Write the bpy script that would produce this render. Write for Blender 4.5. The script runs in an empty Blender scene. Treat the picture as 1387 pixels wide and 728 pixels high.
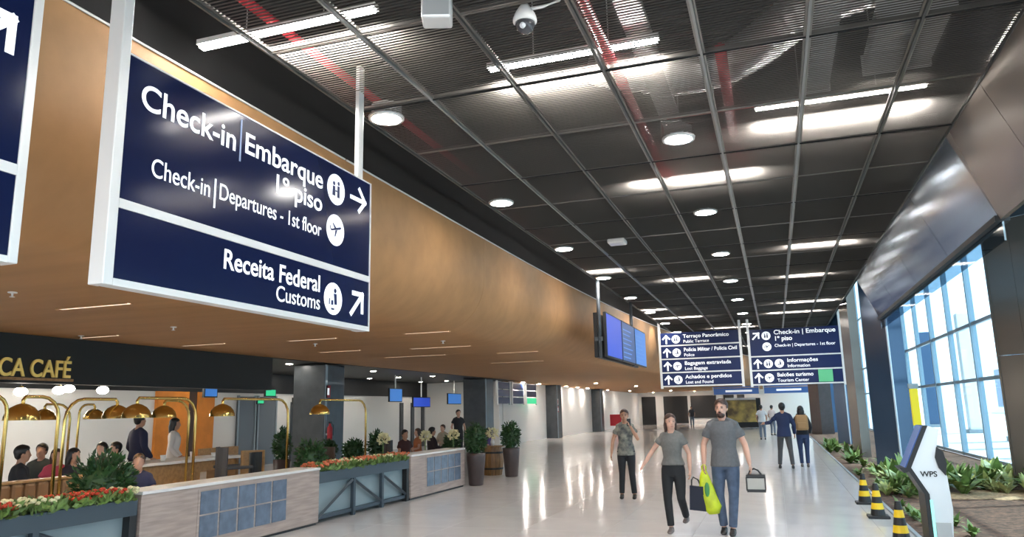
import bpy, bmesh, math, random
from mathutils import Vector, Matrix
random.seed(7)
PI = math.pi
COL = bpy.context.scene.collection
SC = bpy.context.scene

# ------------------------------------------------------------------ camera
F, YAW, PIT, ROL, CH = 1012.9, .330655, .18808, -.02153, 1.7
W, H = 1387, 728
fw = Vector((-math.sin(YAW)*math.cos(PIT), math.cos(YAW)*math.cos(PIT), math.sin(PIT)))
r0 = Vector((math.cos(YAW), math.sin(YAW), 0)); u0 = r0.cross(fw)
cr = r0*math.cos(ROL) + u0*math.sin(ROL); cu = -r0*math.sin(ROL) + u0*math.cos(ROL)
cam_d = bpy.data.cameras.new('camera'); cam = bpy.data.objects.new('camera', cam_d); COL.objects.link(cam)
cam_d.sensor_width = 36; cam_d.lens = F*36/W; cam_d.clip_end = 400
m = Matrix((cr, cu, -fw)).transposed().to_4x4(); m.translation = (0, 0, CH); cam.matrix_world = m
SC.camera = cam

def at(x, y, **k):
    """pixel of the photograph -> point on the plane X=, Y= or Z="""
    d = fw*F + cr*(x - W/2) + cu*(H/2 - y)
    (a, v), = k.items(); i = 'XYZ'.index(a); o = Vector((0, 0, CH))
    return o + d*((v - o[i])/d[i])

# ------------------------------------------------------------------ world, sun, exposure
wd = bpy.data.worlds.new('sky'); SC.world = wd; wd.use_nodes = True
bg = wd.node_tree.nodes['Background']; bg.inputs[0].default_value = (.80, .91, 1, 1); bg.inputs[1].default_value = 1.9
sd = bpy.data.lights.new('sun', 'SUN'); so = bpy.data.objects.new('sun', sd); COL.objects.link(so)
sd.energy = 4.0; sd.angle = .02; sd.color = (1, .95, .86)
so.rotation_euler = Vector((-.42, -.22, -1)).to_track_quat('-Z', 'Y').to_euler(); so.location = (12, 12, 20)
SC.view_settings.view_transform = 'Standard'; SC.view_settings.look = 'None'
SC.view_settings.gamma = 1; SC.view_settings.use_curve_mapping = False
SC.view_settings.exposure = 0.85
LIN_E, DISC_E, CAFE_E = 85, 64, 75

# ------------------------------------------------------------------ materials
MATS = {}
def mat(name, col, rough=.5, metal=0, emit=0, noise=0, nscale=8, bump=0, bscale=60, spec=.5, coat=0, stretch=None, col2=None, alpha=None):
    if name in MATS: return MATS[name]
    mt = bpy.data.materials.new(name); mt.use_nodes = True; nt = mt.node_tree; b = nt.nodes['Principled BSDF']
    c = tuple(col) + (1,)
    b.inputs['Base Color'].default_value = c; b.inputs['Roughness'].default_value = rough; b.inputs['Metallic'].default_value = metal
    b.inputs['Specular IOR Level'].default_value = spec; b.inputs['Coat Weight'].default_value = coat
    if emit:
        b.inputs['Emission Color'].default_value = c; b.inputs['Emission Strength'].default_value = emit
    if noise or bump:
        tc = nt.nodes.new('ShaderNodeTexCoord'); mp = nt.nodes.new('ShaderNodeMapping')
        nt.links.new(tc.outputs['Object'], mp.inputs[0])
        if stretch: mp.inputs['Scale'].default_value = stretch
    if noise:
        n = nt.nodes.new('ShaderNodeTexNoise'); n.inputs['Scale'].default_value = nscale; n.inputs['Detail'].default_value = 5
        nt.links.new(mp.outputs[0], n.inputs['Vector'])
        rp = nt.nodes.new('ShaderNodeValToRGB'); nt.links.new(n.outputs['Fac'], rp.inputs[0])
        c2 = col2 or tuple(max(0, x*(1-noise)) for x in col)
        rp.color_ramp.elements[0].position = .35; rp.color_ramp.elements[1].position = .65
        rp.color_ramp.elements[0].color = tuple(c2) + (1,); rp.color_ramp.elements[1].color = c
        nt.links.new(rp.outputs[0], b.inputs['Base Color'])
    if bump:
        n2 = nt.nodes.new('ShaderNodeTexNoise'); n2.inputs['Scale'].default_value = bscale; nt.links.new(mp.outputs[0], n2.inputs['Vector'])
        bp = nt.nodes.new('ShaderNodeBump'); bp.inputs['Strength'].default_value = bump; bp.inputs['Distance'].default_value = .01
        nt.links.new(n2.outputs['Fac'], bp.inputs['Height']); nt.links.new(bp.outputs[0], b.inputs['Normal'])
    MATS[name] = mt
    return mt

def glass(name, tint=(.8, .95, 1), refl=.12, rough=.02):
    if name in MATS: return MATS[name]
    mt = bpy.data.materials.new(name); mt.use_nodes = True; nt = mt.node_tree; nt.nodes.clear()
    o = nt.nodes.new('ShaderNodeOutputMaterial'); mx = nt.nodes.new('ShaderNodeMixShader')
    t = nt.nodes.new('ShaderNodeBsdfTransparent'); g = nt.nodes.new('ShaderNodeBsdfGlossy')
    t.inputs[0].default_value = tuple(tint) + (1,); g.inputs['Roughness'].default_value = rough; mx.inputs[0].default_value = refl
    nt.links.new(t.outputs[0], mx.inputs[1]); nt.links.new(g.outputs[0], mx.inputs[2]); nt.links.new(mx.outputs[0], o.inputs[0])
    MATS[name] = mt
    return mt

M = dict(
    tile=mat('polished_tile', (.80, .765, .745), .12, noise=.08, nscale=1.2, spec=.6),
    grout=mat('grout', (.45, .44, .43), .5),
    deck=mat('void_black', (.012, .012, .012), .9),
    blade=mat('mesh_metal', (.22, .203, .185), .45, .65),
    runner=mat('runner_grey', (.30, .30, .29), .45, .5),
    runnerd=mat('runner_dark', (.10, .10, .095), .5, .4),
    lamp=mat('led_white', (1, .97, .93), .5, emit=LIN_E),
    disc=mat('downlight_lens', (1, .97, .92), .5, emit=DISC_E),
    cafelamp=mat('cafe_lens', (1, .93, .82), .5, emit=CAFE_E),
    wash_fill=mat('wash_fill_lens', (1, .95, .88), .5, emit=260),
    slot=mat('soffit_slot', (1, .80, .62), .5, emit=.6),
    wood=mat('bulkhead_wood', (.405, .218, .094), .6, noise=.12, nscale=1.3, stretch=(.25, 2.6, 2.6), spec=.25),
    woodc=mat('counter_wood', (.42, .33, .29), .5, noise=.28, nscale=4, stretch=(1, .6, 7)),
    wtop=mat('white_top', (.72, .70, .68), .35),
    white=mat('white_paint', (.84, .81, .77), .6),
    alum=mat('aluminium', (.78, .77, .75), .35, .3),
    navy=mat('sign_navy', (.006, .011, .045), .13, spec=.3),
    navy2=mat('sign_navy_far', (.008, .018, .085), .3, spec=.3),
    txt=mat('sign_white', (.9, .92, .95), .5, emit=.35),
    txt2=mat('sign_thin_line', (.35, .42, .62), .5),
    red=mat('pipe_red', (.42, .02, .03), .4),
    grey=mat('tray_grey', (.45, .45, .44), .5, .2),
    foil=mat('duct_foil', (.62, .62, .61), .32, .8, bump=.9, bscale=25),
    black=mat('matt_black', (.012, .012, .013), .5),
    fascia=mat('fascia_black', (.010, .011, .011), .55),
    brass=mat('brass', (.72, .50, .16), .22, 1),
    gold=mat('gold_letters', (.75, .50, .14), .3, .9, emit=.12),
    colgrey=mat('column_slate', (.075, .085, .095), .35, .2, noise=.25, nscale=3),
    orange=mat('orange_wall', (.72, .24, .03), .55, noise=.15, nscale=3),
    truss=mat('steel_bluegrey', (.060, .080, .098), .4, .4),
    frost=mat('frosted_panel', (.22, .28, .30), .3),
    bluetile=mat('blue_tile', (.13, .17, .24), .25, noise=.3, nscale=9),
    leaf=mat('leaf_dark', (.035, .10, .025), .5, noise=.6, nscale=9),
    leaf2=mat('leaf_bright', (.55, .62, .22), .5, noise=.6, nscale=6),
    leafm=mat('leaf_mid', (.20, .32, .08), .5, noise=.6, nscale=8),
    bloomr=mat('bloom_red', (.55, .045, .015), .6),
    bloomw=mat('bloom_cream', (.80, .74, .45), .6),
    bloomo=mat('bloom_coral', (.62, .16, .07), .6),
    pot=mat('pot_brown', (.065, .045, .043), .4, noise=.2, nscale=5),
    barrel=mat('barrel_wood', (.30, .15, .05), .45, noise=.4, nscale=6, stretch=(5, 5, .6)),
    soil=mat('bed_soil', (.16, .085, .055), .95, noise=.5, nscale=12, bump=.8, bscale=30, col2=(.05, .03, .02)),
    sunlit=mat('bed_sunlit', (.55, .38, .22), .9, noise=.35, nscale=14, bump=.8, bscale=40),
    bluecol=mat('column_blue', (.035, .075, .14), .16, .35, spec=.6),
    bluelt=mat('stripe_light', (.62, .72, .82), .3, .3),
    bronze=mat('bronze_panel', (.16, .135, .115), .22, .35),
    slate=mat('slate_panel', (.07, .085, .10), .3, .3),
    mirror=mat('fascia_mirror', (.27, .34, .42), .13, .9),  # blue tint paints in the reflection of the glass outside
    yellow=mat('sign_yellow', (.80, .66, .01), .4, emit=.12),
    stripey=mat('cone_yellow', (.85, .55, .01), .5),
    kiosk=mat('kiosk_white', (.72, .74, .75), .28, .15),
    teal=mat('teal_led', (.30, .85, .75), .4, emit=.5),
    screenb=mat('screen_blue', (.03, .08, .55), .3, emit=.3),
    screend=mat('screen_blue_dull', (.04, .10, .28), .3, emit=.25),
    screenl=mat('screen_lightblue', (.05, .20, .58), .3, emit=.35),
    exitg=mat('exit_green', (.03, .50, .22), .4, emit=.6),
    greenp=mat('sign_green', (.10, .42, .20), .4, emit=.2),
    sofa=mat('sofa_leather', (.24, .13, .06), .45),
    tablew=mat('table_wood', (.42, .24, .10), .45, noise=.3, nscale=4, stretch=(1, 4, 4)),
    darkwood=mat('dark_wood', (.06, .032, .022), .5),
    greych=mat('chair_grey', (.05, .05, .055), .6),
    concrete=mat('outside_paving', (.55, .56, .57), .8),
    outblue=mat('outside_blue', (.04, .10, .20), .3, .2),
    outwhite=mat('outside_white', (.85, .88, .9), .6),
    outgrey=mat('outside_grey', (.30, .36, .40), .6),
    mull=mat('mullion_blue', (.26, .38, .47), .35, .3),
    skin=mat('skin', (.58, .33, .24), .55), skin2=mat('skin_tan', (.42, .22, .14), .55),
    hairb=mat('hair_brown', (.05, .022, .014), .5), hairk=mat('hair_black', (.010, .008, .008), .45),
    eye=mat('eye_dark', (.02, .015, .012), .3), lip=mat('lip', (.42, .14, .12), .5),
    sole=mat('shoe_dark', (.03, .026, .024), .5), shoeg=mat('shoe_grey', (.16, .13, .12), .6),
)
GL = glass('pane_glass', (.82, .95, 1), .10)
GLD = glass('pane_grey_glass', (.22, .25, .27), .2)

# ------------------------------------------------------------------ helpers
def obj(name, bm, material, parent=None, smooth=False, loc=None):
    if isinstance(bm, bmesh.types.BMesh):
        me = bpy.data.meshes.new(name); bm.normal_update(); bm.to_mesh(me); bm.free()
    else: me = bm
    if material is not None and not me.materials:
        for mm in (material if isinstance(material, (list, tuple)) else [material]): me.materials.append(mm)
    if smooth:
        for p in me.polygons: p.use_smooth = True
    o = bpy.data.objects.new(name, me); COL.objects.link(o)
    if parent: o.parent = parent
    if loc is not None: o.location = loc
    return o
def empty(name, loc, rz=0):
    e = bpy.data.objects.new(name, None); COL.objects.link(e); e.location = loc; e.rotation_euler = (0, 0, rz); e.empty_display_size = .1
    return e
def tag(o, label, cat, group=None):
    o['label'] = label; o['category'] = cat
    if group: o['group'] = group
    return o
def struct(o, label=None):
    o['kind'] = 'structure'
    if label: o['label'] = label
    return o
def thing(name, label, cat, loc, rz=0, group=None): return tag(empty(name, loc, rz), label, cat, group)
def dup(root, loc=None, rz=None, label=None):
    r = root.copy(); COL.objects.link(r)
    if loc is not None: r.location = loc
    if rz is not None: r.rotation_euler = (0, 0, rz)
    if label: r['label'] = label
    for ch in root.children:
        c = ch.copy(); COL.objects.link(c); c.parent = r
        for g in ch.children:
            d = g.copy(); COL.objects.link(d); d.parent = c
    return r
def B(): return bmesh.new()
def box(bm, a, b, mi=0, M4=None):
    x0, y0, z0 = a; x1, y1, z1 = b
    v = [bm.verts.new(p if M4 is None else M4 @ Vector(p)) for p in ((x0,y0,z0),(x1,y0,z0),(x1,y1,z0),(x0,y1,z0),(x0,y0,z1),(x1,y0,z1),(x1,y1,z1),(x0,y1,z1))]
    for f in ((3,2,1,0),(4,5,6,7),(0,1,5,4),(1,2,6,5),(2,3,7,6),(3,0,4,7)):
        bm.faces.new([v[i] for i in f]).material_index = mi
    return bm
def bx(a, b): return box(B(), a, b)
def rbox(a, b, r=.02, seg=2):
    bm = bx(a, b); bmesh.ops.bevel(bm, geom=bm.edges[:], offset=r, segments=seg, affect='EDGES', profile=.5); return bm
def frame_of(d):
    d = d.normalized(); s = Vector((1, 0, 0)) if abs(d.x) < .8 else Vector((0, 1, 0))
    a = (s - d*s.dot(d)).normalized(); return a, d.cross(a)
def tube(bm, pts, rad, n=10, cap=True, ry=None):
    """loft of ellipses along pts; rad list or number; ry optional second radius list"""
    pts = [Vector(p) for p in pts]; k = len(pts)
    if not isinstance(rad, (list, tuple)): rad = [rad]*k
    ry = ry or rad; rings = []
    for i, p in enumerate(pts):
        d = pts[min(i+1, k-1)] - pts[max(i-1, 0)]; a, b = frame_of(d)
        rings.append([bm.verts.new(p + a*rad[i]*math.cos(t*2*PI/n) + b*ry[i]*math.sin(t*2*PI/n)) for t in range(n)])
    for i in range(k-1):
        for t in range(n):
            bm.faces.new((rings[i][t], rings[i][(t+1) % n], rings[i+1][(t+1) % n], rings[i+1][t]))
    if cap: bm.faces.new(rings[0][::-1]); bm.faces.new(rings[-1])
    return bm
def lathe(bm, prof, n=20, c=(0, 0, 0), cap=True):
    rings = [[bm.verts.new((c[0]+r*math.cos(2*PI*t/n), c[1]+r*math.sin(2*PI*t/n), c[2]+z)) for t in range(n)] for r, z in prof]
    for i in range(len(prof)-1):
        for t in range(n): bm.faces.new((rings[i][t], rings[i][(t+1) % n], rings[i+1][(t+1) % n], rings[i+1][t]))
    if cap: bm.faces.new(rings[0][::-1]); bm.faces.new(rings[-1])
    return bm
def ell(bm, c, r, sub=2, rot=None):
    mt = Matrix.Translation(c) @ (rot.to_4x4() if rot else Matrix()) @ Matrix.Diagonal((*r, 1))
    bmesh.ops.create_icosphere(bm, subdivisions=sub, radius=1, matrix=mt); return bm
def prism(bm, poly, axis, a, b, mi=0):
    """extrude 2-D polygon along axis (0,1,2) from a to b"""
    def p3(u, v, t):
        q = [u, v]; q.insert(axis, t); return q
    lo = [bm.verts.new(p3(u, v, a)) for u, v in poly]; hi = [bm.verts.new(p3(u, v, b)) for u, v in poly]
    n = len(poly)
    fs = [bm.faces.new(lo[::-1]), bm.faces.new(hi)] + [bm.faces.new((lo[i], lo[(i+1) % n], hi[(i+1) % n], hi[i])) for i in range(n)]
    for f in fs: f.material_index = mi
    bmesh.ops.recalc_face_normals(bm, faces=fs); return bm
def bm_mesh(bm, n='m'):
    me = bpy.data.meshes.new(n); bm.normal_update(); bm.to_mesh(me); bm.free(); return me
def text_mesh(body, size, bold=0, align='LEFT', ext=.002, width=None):
    cu_ = bpy.data.curves.new('t', 'FONT'); cu_.body = body; cu_.size = size; cu_.offset = bold*size; cu_.align_x = align; cu_.extrude = ext
    o = bpy.data.objects.new('t', cu_); COL.objects.link(o)
    dg = bpy.context.evaluated_depsgraph_get(); dg.update()
    me = bpy.data.meshes.new_from_object(o.evaluated_get(dg)); bpy.data.objects.remove(o); bpy.data.curves.remove(cu_)
    if width and len(me.vertices):
        xs = [v.co.x for v in me.vertices]; w = max(xs)-min(xs); k = width/w if w else 1
        for v in me.vertices: v.co.x *= k
    me.materials.clear(); return me
def plane_mat(origin, facing):
    """local x = reading direction, y = up, z = out of the sign"""
    if facing == '+X': cols = (Vector((0, 1, 0)), Vector((0, 0, 1)), Vector((1, 0, 0)))
    else: cols = (Vector((1, 0, 0)), Vector((0, 0, 1)), Vector((0, -1, 0)))
    mm = Matrix(cols).transposed().to_4x4(); mm.translation = origin; return mm
def put(name, me, material, parent, mtx):
    o = obj(name, me, material, parent)
    pm = Matrix.Translation(parent.location) if parent else Matrix()
    o.matrix_local = pm.inverted() @ mtx if parent else mtx
    return o
def kid(name, bm, material, parent, smooth=False):
    """mesh given in world coordinates, parented to an unrotated Empty"""
    o = obj(name, bm, material, parent, smooth); o.location = -parent.location; return o
ORD = ['first','second','third','fourth','fifth','sixth','seventh','eighth','ninth','tenth','eleventh','twelfth','thirteenth','fourteenth','fifteenth','sixteenth','seventeenth','eighteenth','nineteenth','twentieth']

# ================================================================== STRUCTURE
CZ = 5.0
# ---- floor with its tiles
floor = struct(obj('floor', bx((-24, -6, -.12), (1.55, 130, -.02)), M['grout']), 'pale polished tile floor of the concourse')
far = obj('tile_field', box(box(B(), (-24, 42, -.02), (1.55, 130, 0)), (-24, -6, -.02), (-7.2-1.2*4, 42, 0)), M['tile'], floor); far['kind'] = 'stuff'
near = obj('tile_field', box(B(), (-7.2-1.2*4, -6, -.02), (1.55, 0, 0)), M['tile'], floor); near['kind'] = 'stuff'
tme = bpy.data.meshes.new('tile'); tb = bx((.0015, .0015, -.02), (1.1985, 1.1985, 0)); tb.to_mesh(tme); tb.free(); tme.materials.append(M['tile'])
tme2 = bpy.data.meshes.new('tile_cut'); tb = bx((.0015, .0015, -.02), (.35, 1.1985, 0)); tb.to_mesh(tme2); tb.free(); tme2.materials.append(M['tile'])
for i in range(-10, 2):
    for j in range(35):
        obj('tile', tme2 if i == 1 else tme, None, floor, loc=(i*1.2, j*1.2, 0))
# ---- ceiling: dark deck, runners, louvred mesh panels
ceil = struct(obj('ceiling', bx((-5.3, -4, 6.3), (2.6, 84, 6.4)), M['deck']), 'dark open void above the metal mesh ceiling')
PX, PY, X0, Y0 = .94, 1.5, -4.16, -2.13
NB = 33
def panel_bm(bm, ox, oy, pw):
    w, l = pw - .03, PY - .012
    for a, b in (((0, 0), (w, .02)), ((0, l-.02), (w, l)), ((0, .02), (.02, l-.02)), ((w-.02, .02), (w, l-.02))):
        box(bm, (ox+a[0], oy+a[1], CZ), (ox+b[0], oy+b[1], CZ+.03))
    for k in range(NB):
        y = oy + .03 + k*(l-.06)/(NB-1)
        v = [bm.verts.new(p) for p in ((ox+.02, y, CZ+.002), (ox+w-.02, y, CZ+.002), (ox+w-.02, y+.004, CZ+.0185), (ox+.02, y+.004, CZ+.0185))]
        bm.faces.new(v)
    return bm
pm_ = bpy.data.meshes.new('mesh_panel'); b_ = panel_bm(B(), .015, 0, PX); b_.to_mesh(pm_); b_.free(); pm_.materials.append(M['blade'])
pm2 = bpy.data.meshes.new('mesh_panel_edge'); b_ = panel_bm(B(), .015, 0, .84); b_.to_mesh(pm2); b_.free(); pm2.materials.append(M['blade'])
fb = B()
for i in range(7):
    for j in range(56):
        edge = i == 6
        if 3 <= j < 44: obj('mesh_panel', pm2 if edge else pm_, None, ceil, loc=(X0+i*PX, Y0+j*PY, 0))
        else:
            panel_bm(fb, X0+i*PX+.015, Y0+j*PY, .84 if edge else PX)
fo = obj('mesh_panel_field', fb, M['blade'], ceil); fo['kind'] = 'stuff'
for i in range(8):
    x = X0 + i*PX if i < 7 else 2.29
    rw = .012 if i in (4, 5) else .010
    obj('runner', bx((x-rw, -3, CZ-.025), (x+rw, 82, CZ+.03)), M['runner'] if i in (1, 4, 5) else M['runnerd'], ceil)
for j in range(3, 30):
    if j % 2 == 0: obj('cross_runner', bx((X0, Y0+j*PY-.012, CZ-.012), (2.29, Y0+j*PY+.002, CZ+.02)), M['deck'], ceil)
struct(obj('wall_void_side', bx((-5.45, -4, 4.9), (-5.3, 84, 6.4)), M['deck']), 'dark void side above the wood bulkhead')

# ---- wood bulkhead: rounded fascia running into a flat soffit, in long panels
def front_off(y): return 0 if y < 14 else .0024*(y-14)**2
SZ, XB = 3.2, -12.35
def profile(y):
    o = front_off(y); pts = []
    xf, rr = -5.05 + o, .95
    for k in range(5): pts.append((xf - .02*k/4, SZ + 1.75 - (1.75-rr)*k/4))
    for k in range(1, 13):
        t = k/12*PI/2; pts.append((xf - .02 - rr + rr*math.cos(t), SZ + rr - rr*math.sin(t)))
    pts.append((XB, SZ))
    return pts
def soffit_z(x): return SZ
bulk = struct(empty('wood_bulkhead', (-8, 0, SZ)), 'curved wood veneer bulkhead and soffit')
def bulk_panel(y0, y1, n):
    bm = B(); rows = []
    for k in range(n+1):
        y = y0 + (y1-y0)*k/n; pr = profile(y)
        rows.append(([bm.verts.new((x, y, z)) for x, z in pr], [bm.verts.new((x-.03, y, z+.05)) for x, z in pr]))
    def face(vs): bm.faces.new([bm.verts.new(v.co) for v in vs])
    for k in range(n):
        for s in (0, 1):
            A, C = rows[k][s], rows[k+1][s]
            for i in range(len(A)-1):
                f = (A[i], A[i+1], C[i+1], C[i]); bm.faces.new(f[::-1] if s == 0 else f)
        for i in (0, -1): face((rows[k][0][i], rows[k][1][i], rows[k+1][1][i], rows[k+1][0][i]))
    for k in (0, n):
        for i in range(len(rows[k][0])-1): face((rows[k][0][i], rows[k][0][i+1], rows[k][1][i+1], rows[k][1][i]))
    return bm
ys = [-4, -1.9, 3.1, 8.1] + [8.1+5*k for k in range(1, 14)]
for a, b in zip(ys, ys[1:]):
    kid('wood_panel', bulk_panel(a+.003, b-.003, 4 if b > 14 else 1), M['wood'], bulk, True)
    lb = B(); nn = 4
    tube(lb, [(profile(a+.02+(b-a-.04)*k/nn)[0][0]+.012, a+.02+(b-a-.04)*k/nn, SZ+1.76) for k in range(nn+1)], .012, 6)
    kid('top_lip', lb, M['alum'], bulk)
struct(obj('wall_behind_soffit', bx((-12.6, -4, SZ+.06), (-12.4, 78, 5)), M['deck']), 'dark void behind the soffit')

# ---- café opening: black header, interior ceiling and walls
hdr = struct(obj('wall_cafe_header', bx((-12.62, -4, 2.36), (-12.40, 16.6, 3.2)), M['fascia']), 'black header above the cafe opening')
struct(obj('ceiling_cafe', bx((-18.2, -4, 3.22), (-12.62, 37, 3.4)), M['black']), 'dark ceiling inside the cafe')
wl = struct(obj('wall_left', bx((-17.8, -4, 0), (-17.5, 37, 2.5)), M['white']), 'white back wall of the cafe')
struct(obj('wall_left_band', bx((-17.82, -4, 2.5), (-17.44, 37, 3.22)), M['black']), 'black band above the white cafe wall')
def wallp(name, x0, x1, y0, y1, material, X=-17.5, dep=.06):
    a, b = at(x0, y0, X=X), at(x1, y1, X=X)
    return bx((X+.001, a.y, max(b.z, 0)), (X+dep, b.y, a.z))
obj('orange_panel', bx((-17.499, 17.9, 0), (-17.40, 19.2, 2.5)), M['orange'], wl)
obj('orange_panel', bx((-17.499, 19.6, 0), (-17.40, 20.35, 2.5)), M['orange'], wl)
obj('dark_slot', bx((-17.499, 19.2, 0), (-17.45, 19.6, 2.5)), M['darkwood'], wl)
obj('wood_dado', bx((-17.499, 19.7, 0), (-17.38, 21.6, .72)), M['tablew'], wl)
for nm, x0, x1 in (('door_1', 320, 345), ('door_2', 347, 373)):
    a, b = at(x0, 537, X=-17.5), at(x1, 537, X=-17.5)
    d = struct(obj(nm, bx((-17.46, a.y, 0), (-17.42, b.y, 2.38)), mat('door_glass', (.16, .17, .18), .2)), 'grey glazed door in the white cafe wall')
    for yy in (a.y, b.y-.07): obj('door_frame', bx((-17.47, yy, 0), (-17.39, yy+.07, 2.42)), M['outgrey'], d)
for k, px in enumerate((393, 413, 541, 556, 570, 586, 603)):
    a = at(px, 560, X=-17.5); obj('wall_post', bx((-17.499, a.y, .0), (-17.42, a.y+.28, 2.2)), M['colgrey'], wl)
struct(obj('wall_cafe_end', bx((-17.8, 36.5, 0), (-13.4, 37, 3.22)), M['white']), 'white cross wall at the end of the cafe')
wlf = struct(obj('wall_left_far', bx((-13.6, 37, 0), (-13.35, 78, 3.2)), M['white']), 'white wall along the far concourse')
for k, (y, lab) in enumerate(((20.0, 'dark grey square column behind the brass lamp by the cafe'), (33.2, 'dark grey column right behind the two tall pots'), (45.3, 'dark grey column with two small signs on the far white wall'), (57.5, 'farthest dark grey column on the white wall'))):
    c = struct(obj('column', rbox((-13.75, y-.55, 0), (-12.65, y+.55, SZ-.005), .03), M['colgrey']), lab)
    obj('edge_strip', bx((-12.648, y-.53, 0), (-12.63, y-.43, SZ-.01)), M['outgrey'], c)
struct(obj('ceiling_left_far', bx((-13.62, 36.9, SZ+.005), (-12.36, 78.2, SZ+.1)), M['wood']), 'narrow soffit strip above the far white wall')
# ---- far end
we = struct(obj('wall_end', bx((-24, 78, 0), (4, 78.4, 5.2)), M['white']), 'white wall closing the far end of the concourse')
for x0, x1, z0 in ((-13.0, -11.6, 0), (-10.8, -8.4, .1), (-8.1, -5.6, .6), (-4.9, -3.9, 0), (-3.6, -2.9, .5)):
    p = obj('shop_opening', bx((x0, 77.9, z0), (x1, 77.999, 2.8)), M['black'], we)
struct(obj('soffit_far', bx((-14, 70, SZ+.06), (-1.0, 78, SZ+.3)), M['wood']), 'wood soffit turning across the far end')
# ---- right side: planting bed, mirrored fascia, curtain wall
bed = struct(obj('planting_bed', bx((1.56, -4, -.12), (5.6, 60, -.03)), M['soil']), 'brown soil of the planting bed by the glass wall')
obj('kerb', bx((1.551, -4, -.1), (1.60, 60, .03)), M['outgrey'], bed)
bmx = B()
for i in range(90):
    x, y = random.uniform(2.2, 5.3), random.uniform(15.9, 17.2)
    ell(bmx, (x, y, -.03), (random.uniform(.15, .4), random.uniform(.1, .3), random.uniform(.02, .05)), 1)
obj('sunlit_mulch', bmx, M['sunlit'], bed)['kind'] = 'stuff'  # pale tan colour paints the sunlit strip across the bed mulch
struct(obj('floor_right_far', bx((1.56, 60, -.12), (8, 84, 0)), M['tile']), 'pale floor beyond the planting bed')
fas = struct(empty('trim_1', (2.25, 12, 4.4)), 'mirror polished inclined fascia under the ceiling edge')
for k in range(4):
    y0 = 10.3 + k*2.86
    bm = B(); prism(bm, [(2.27, 5.04), (2.33, 5.04), (2.81, 3.92), (2.75, 3.92)], 1, y0+.008, y0+2.85)
    kid('fascia_panel', bm, M['mirror'], fas)
for y0, y1, mm in ((8.6, 10.29, 'bronze'), (6.9, 8.59, 'bronze'), (3.4, 6.89, 'slate'), (-.5, 3.39, 'slate')):
    kid('fascia_panel', prism(B(), [(2.27, 5.04), (2.33, 5.04), (2.81, 3.86), (2.75, 3.86)], 1, y0, y1), M[mm], fas)
kid('edge_beam', bx((2.70, 10.3, 3.84), (2.86, 21.7, 3.915)), M['black'], fas)
kid('glass_skirt', bx((2.77, 10.3, 3.60), (2.79, 21.7, 3.84)), glass('skirt_glass', (.55, .66, .75), .25), fas)
struct(obj('ceiling_atrium', bx((2.36, -4, 10.5), (6.2, 84, 10.62)), M['outgrey']), 'roof above the planting bed')
struct(obj('wall_void_right', bx((2.30, -4, 5.05), (2.40, 84, 10.5)), M['deck']), 'dark void side above the ceiling edge')
cw = struct(empty('window_1', (5.6, 20, 0)), 'tall glass curtain wall beside the planting bed')
for k in range(27):
    y = -2 + k*3.0
    kid('mullion', bx((5.52, y-.05, 0), (5.68, y+.05, 10.5)), M['mull'], cw)
    for z0, z1 in ((.12, 2.25), (2.35, 3.85), (3.95, 7.05), (7.15, 10.45)):
        kid('pane', bx((5.595, y+.055, z0), (5.605, y+2.945, z1)), GL, cw)
for z in (.0, 2.25, 3.85, 7.05, 10.4): kid('transom', bx((5.55, -2, z), (5.65, 78, z+.1)), M['mull'], cw)
# ---- outside
struct(obj('ground_outside', bx((5.7, -40, -.2), (90, 140, -.05)), M['concrete']), 'pale paving outside the glass wall')

# ================================================================== CEILING FITTINGS
# linear lights (above the mesh, as the runners cross in front of them)
LZ = 5.18
def linear_light(x0, x1, y, label):
    t = thing('linear_light', label, 'ceiling light', ((x0+x1)/2, y, LZ))
    hl = (x1-x0)/2
    obj('diffuser', bx((-hl, -.035, -.03), (hl, .035, .0)), M['lamp'], t)
    hb = bx((-hl-.02, -.05, .0), (hl+.02, .05, .05)); obj('housing', hb, M['alum'], t)
    for s in (-1, 1): obj('hanger', tube(B(), [(s*hl*.45, 0, .05), (s*hl*.45, 0, 1.13)], .006, 5), M['grey'], t)
def lpx(ax, ay, bx_, by_, label):
    a, b = at(ax, ay, Z=LZ-.03), at(bx_, by_, Z=LZ-.03); linear_light(a.x if a.y < 8 else max(a.x, -4.1), b.x, (a.y+b.y)/2, label)
lpx(275, 68, 505, 15, 'bright linear ceiling light above the check-in sign')
lpx(664, 97, 890, 57, 'bright linear ceiling light crossed by the red pipe')
lpx(1024, 150, 1254, 119, 'long linear ceiling light nearest the right glass fascia')
lpx(855, 236, 1022, 212, 'linear ceiling light just beyond the round lamp beside the grey tray')
lpx(1068, 323, 1156, 315, 'linear ceiling light on the right, second from the camera near the fascia')
lpx(1064, 365, 1117, 362, 'linear ceiling light on the right, third from the camera near the fascia')
lpx(740, 362, 835, 358, 'linear ceiling light next to the white square speaker by the wood bulkhead')
lpx(820, 417, 897, 413, 'linear ceiling light directly over the blue hanging screens')
lpx(1062, 404, 1132, 398, 'linear ceiling light on the right, fourth from the camera near the fascia')
lpx(900, 372, 955, 366, 'linear ceiling light in mid ceiling before the hanging direction signs')
for k, (x, y) in enumerate(((-3.3, 28.2), (.9, 28.6), (-1.5, 33), (1.2, 36), (-3.2, 40), (-.6, 44), (1.2, 48), (-2.6, 52), (0, 56), (-2, 60), (1, 64), (-1, 68), (1, 72), (-2, 75))):
    linear_light(x-.85, x+.85, y, 'far linear ceiling light, %s along the concourse past the blue direction signs' % ORD[k])
for k, (x, y) in enumerate(((-1.6, 1.2), (.9, 2.8), (-3.9, -.8))):
    linear_light(x-.85, x+.85, y, 'linear ceiling light overhead at the near end, %s from the near edge' % ORD[2-k])
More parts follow.
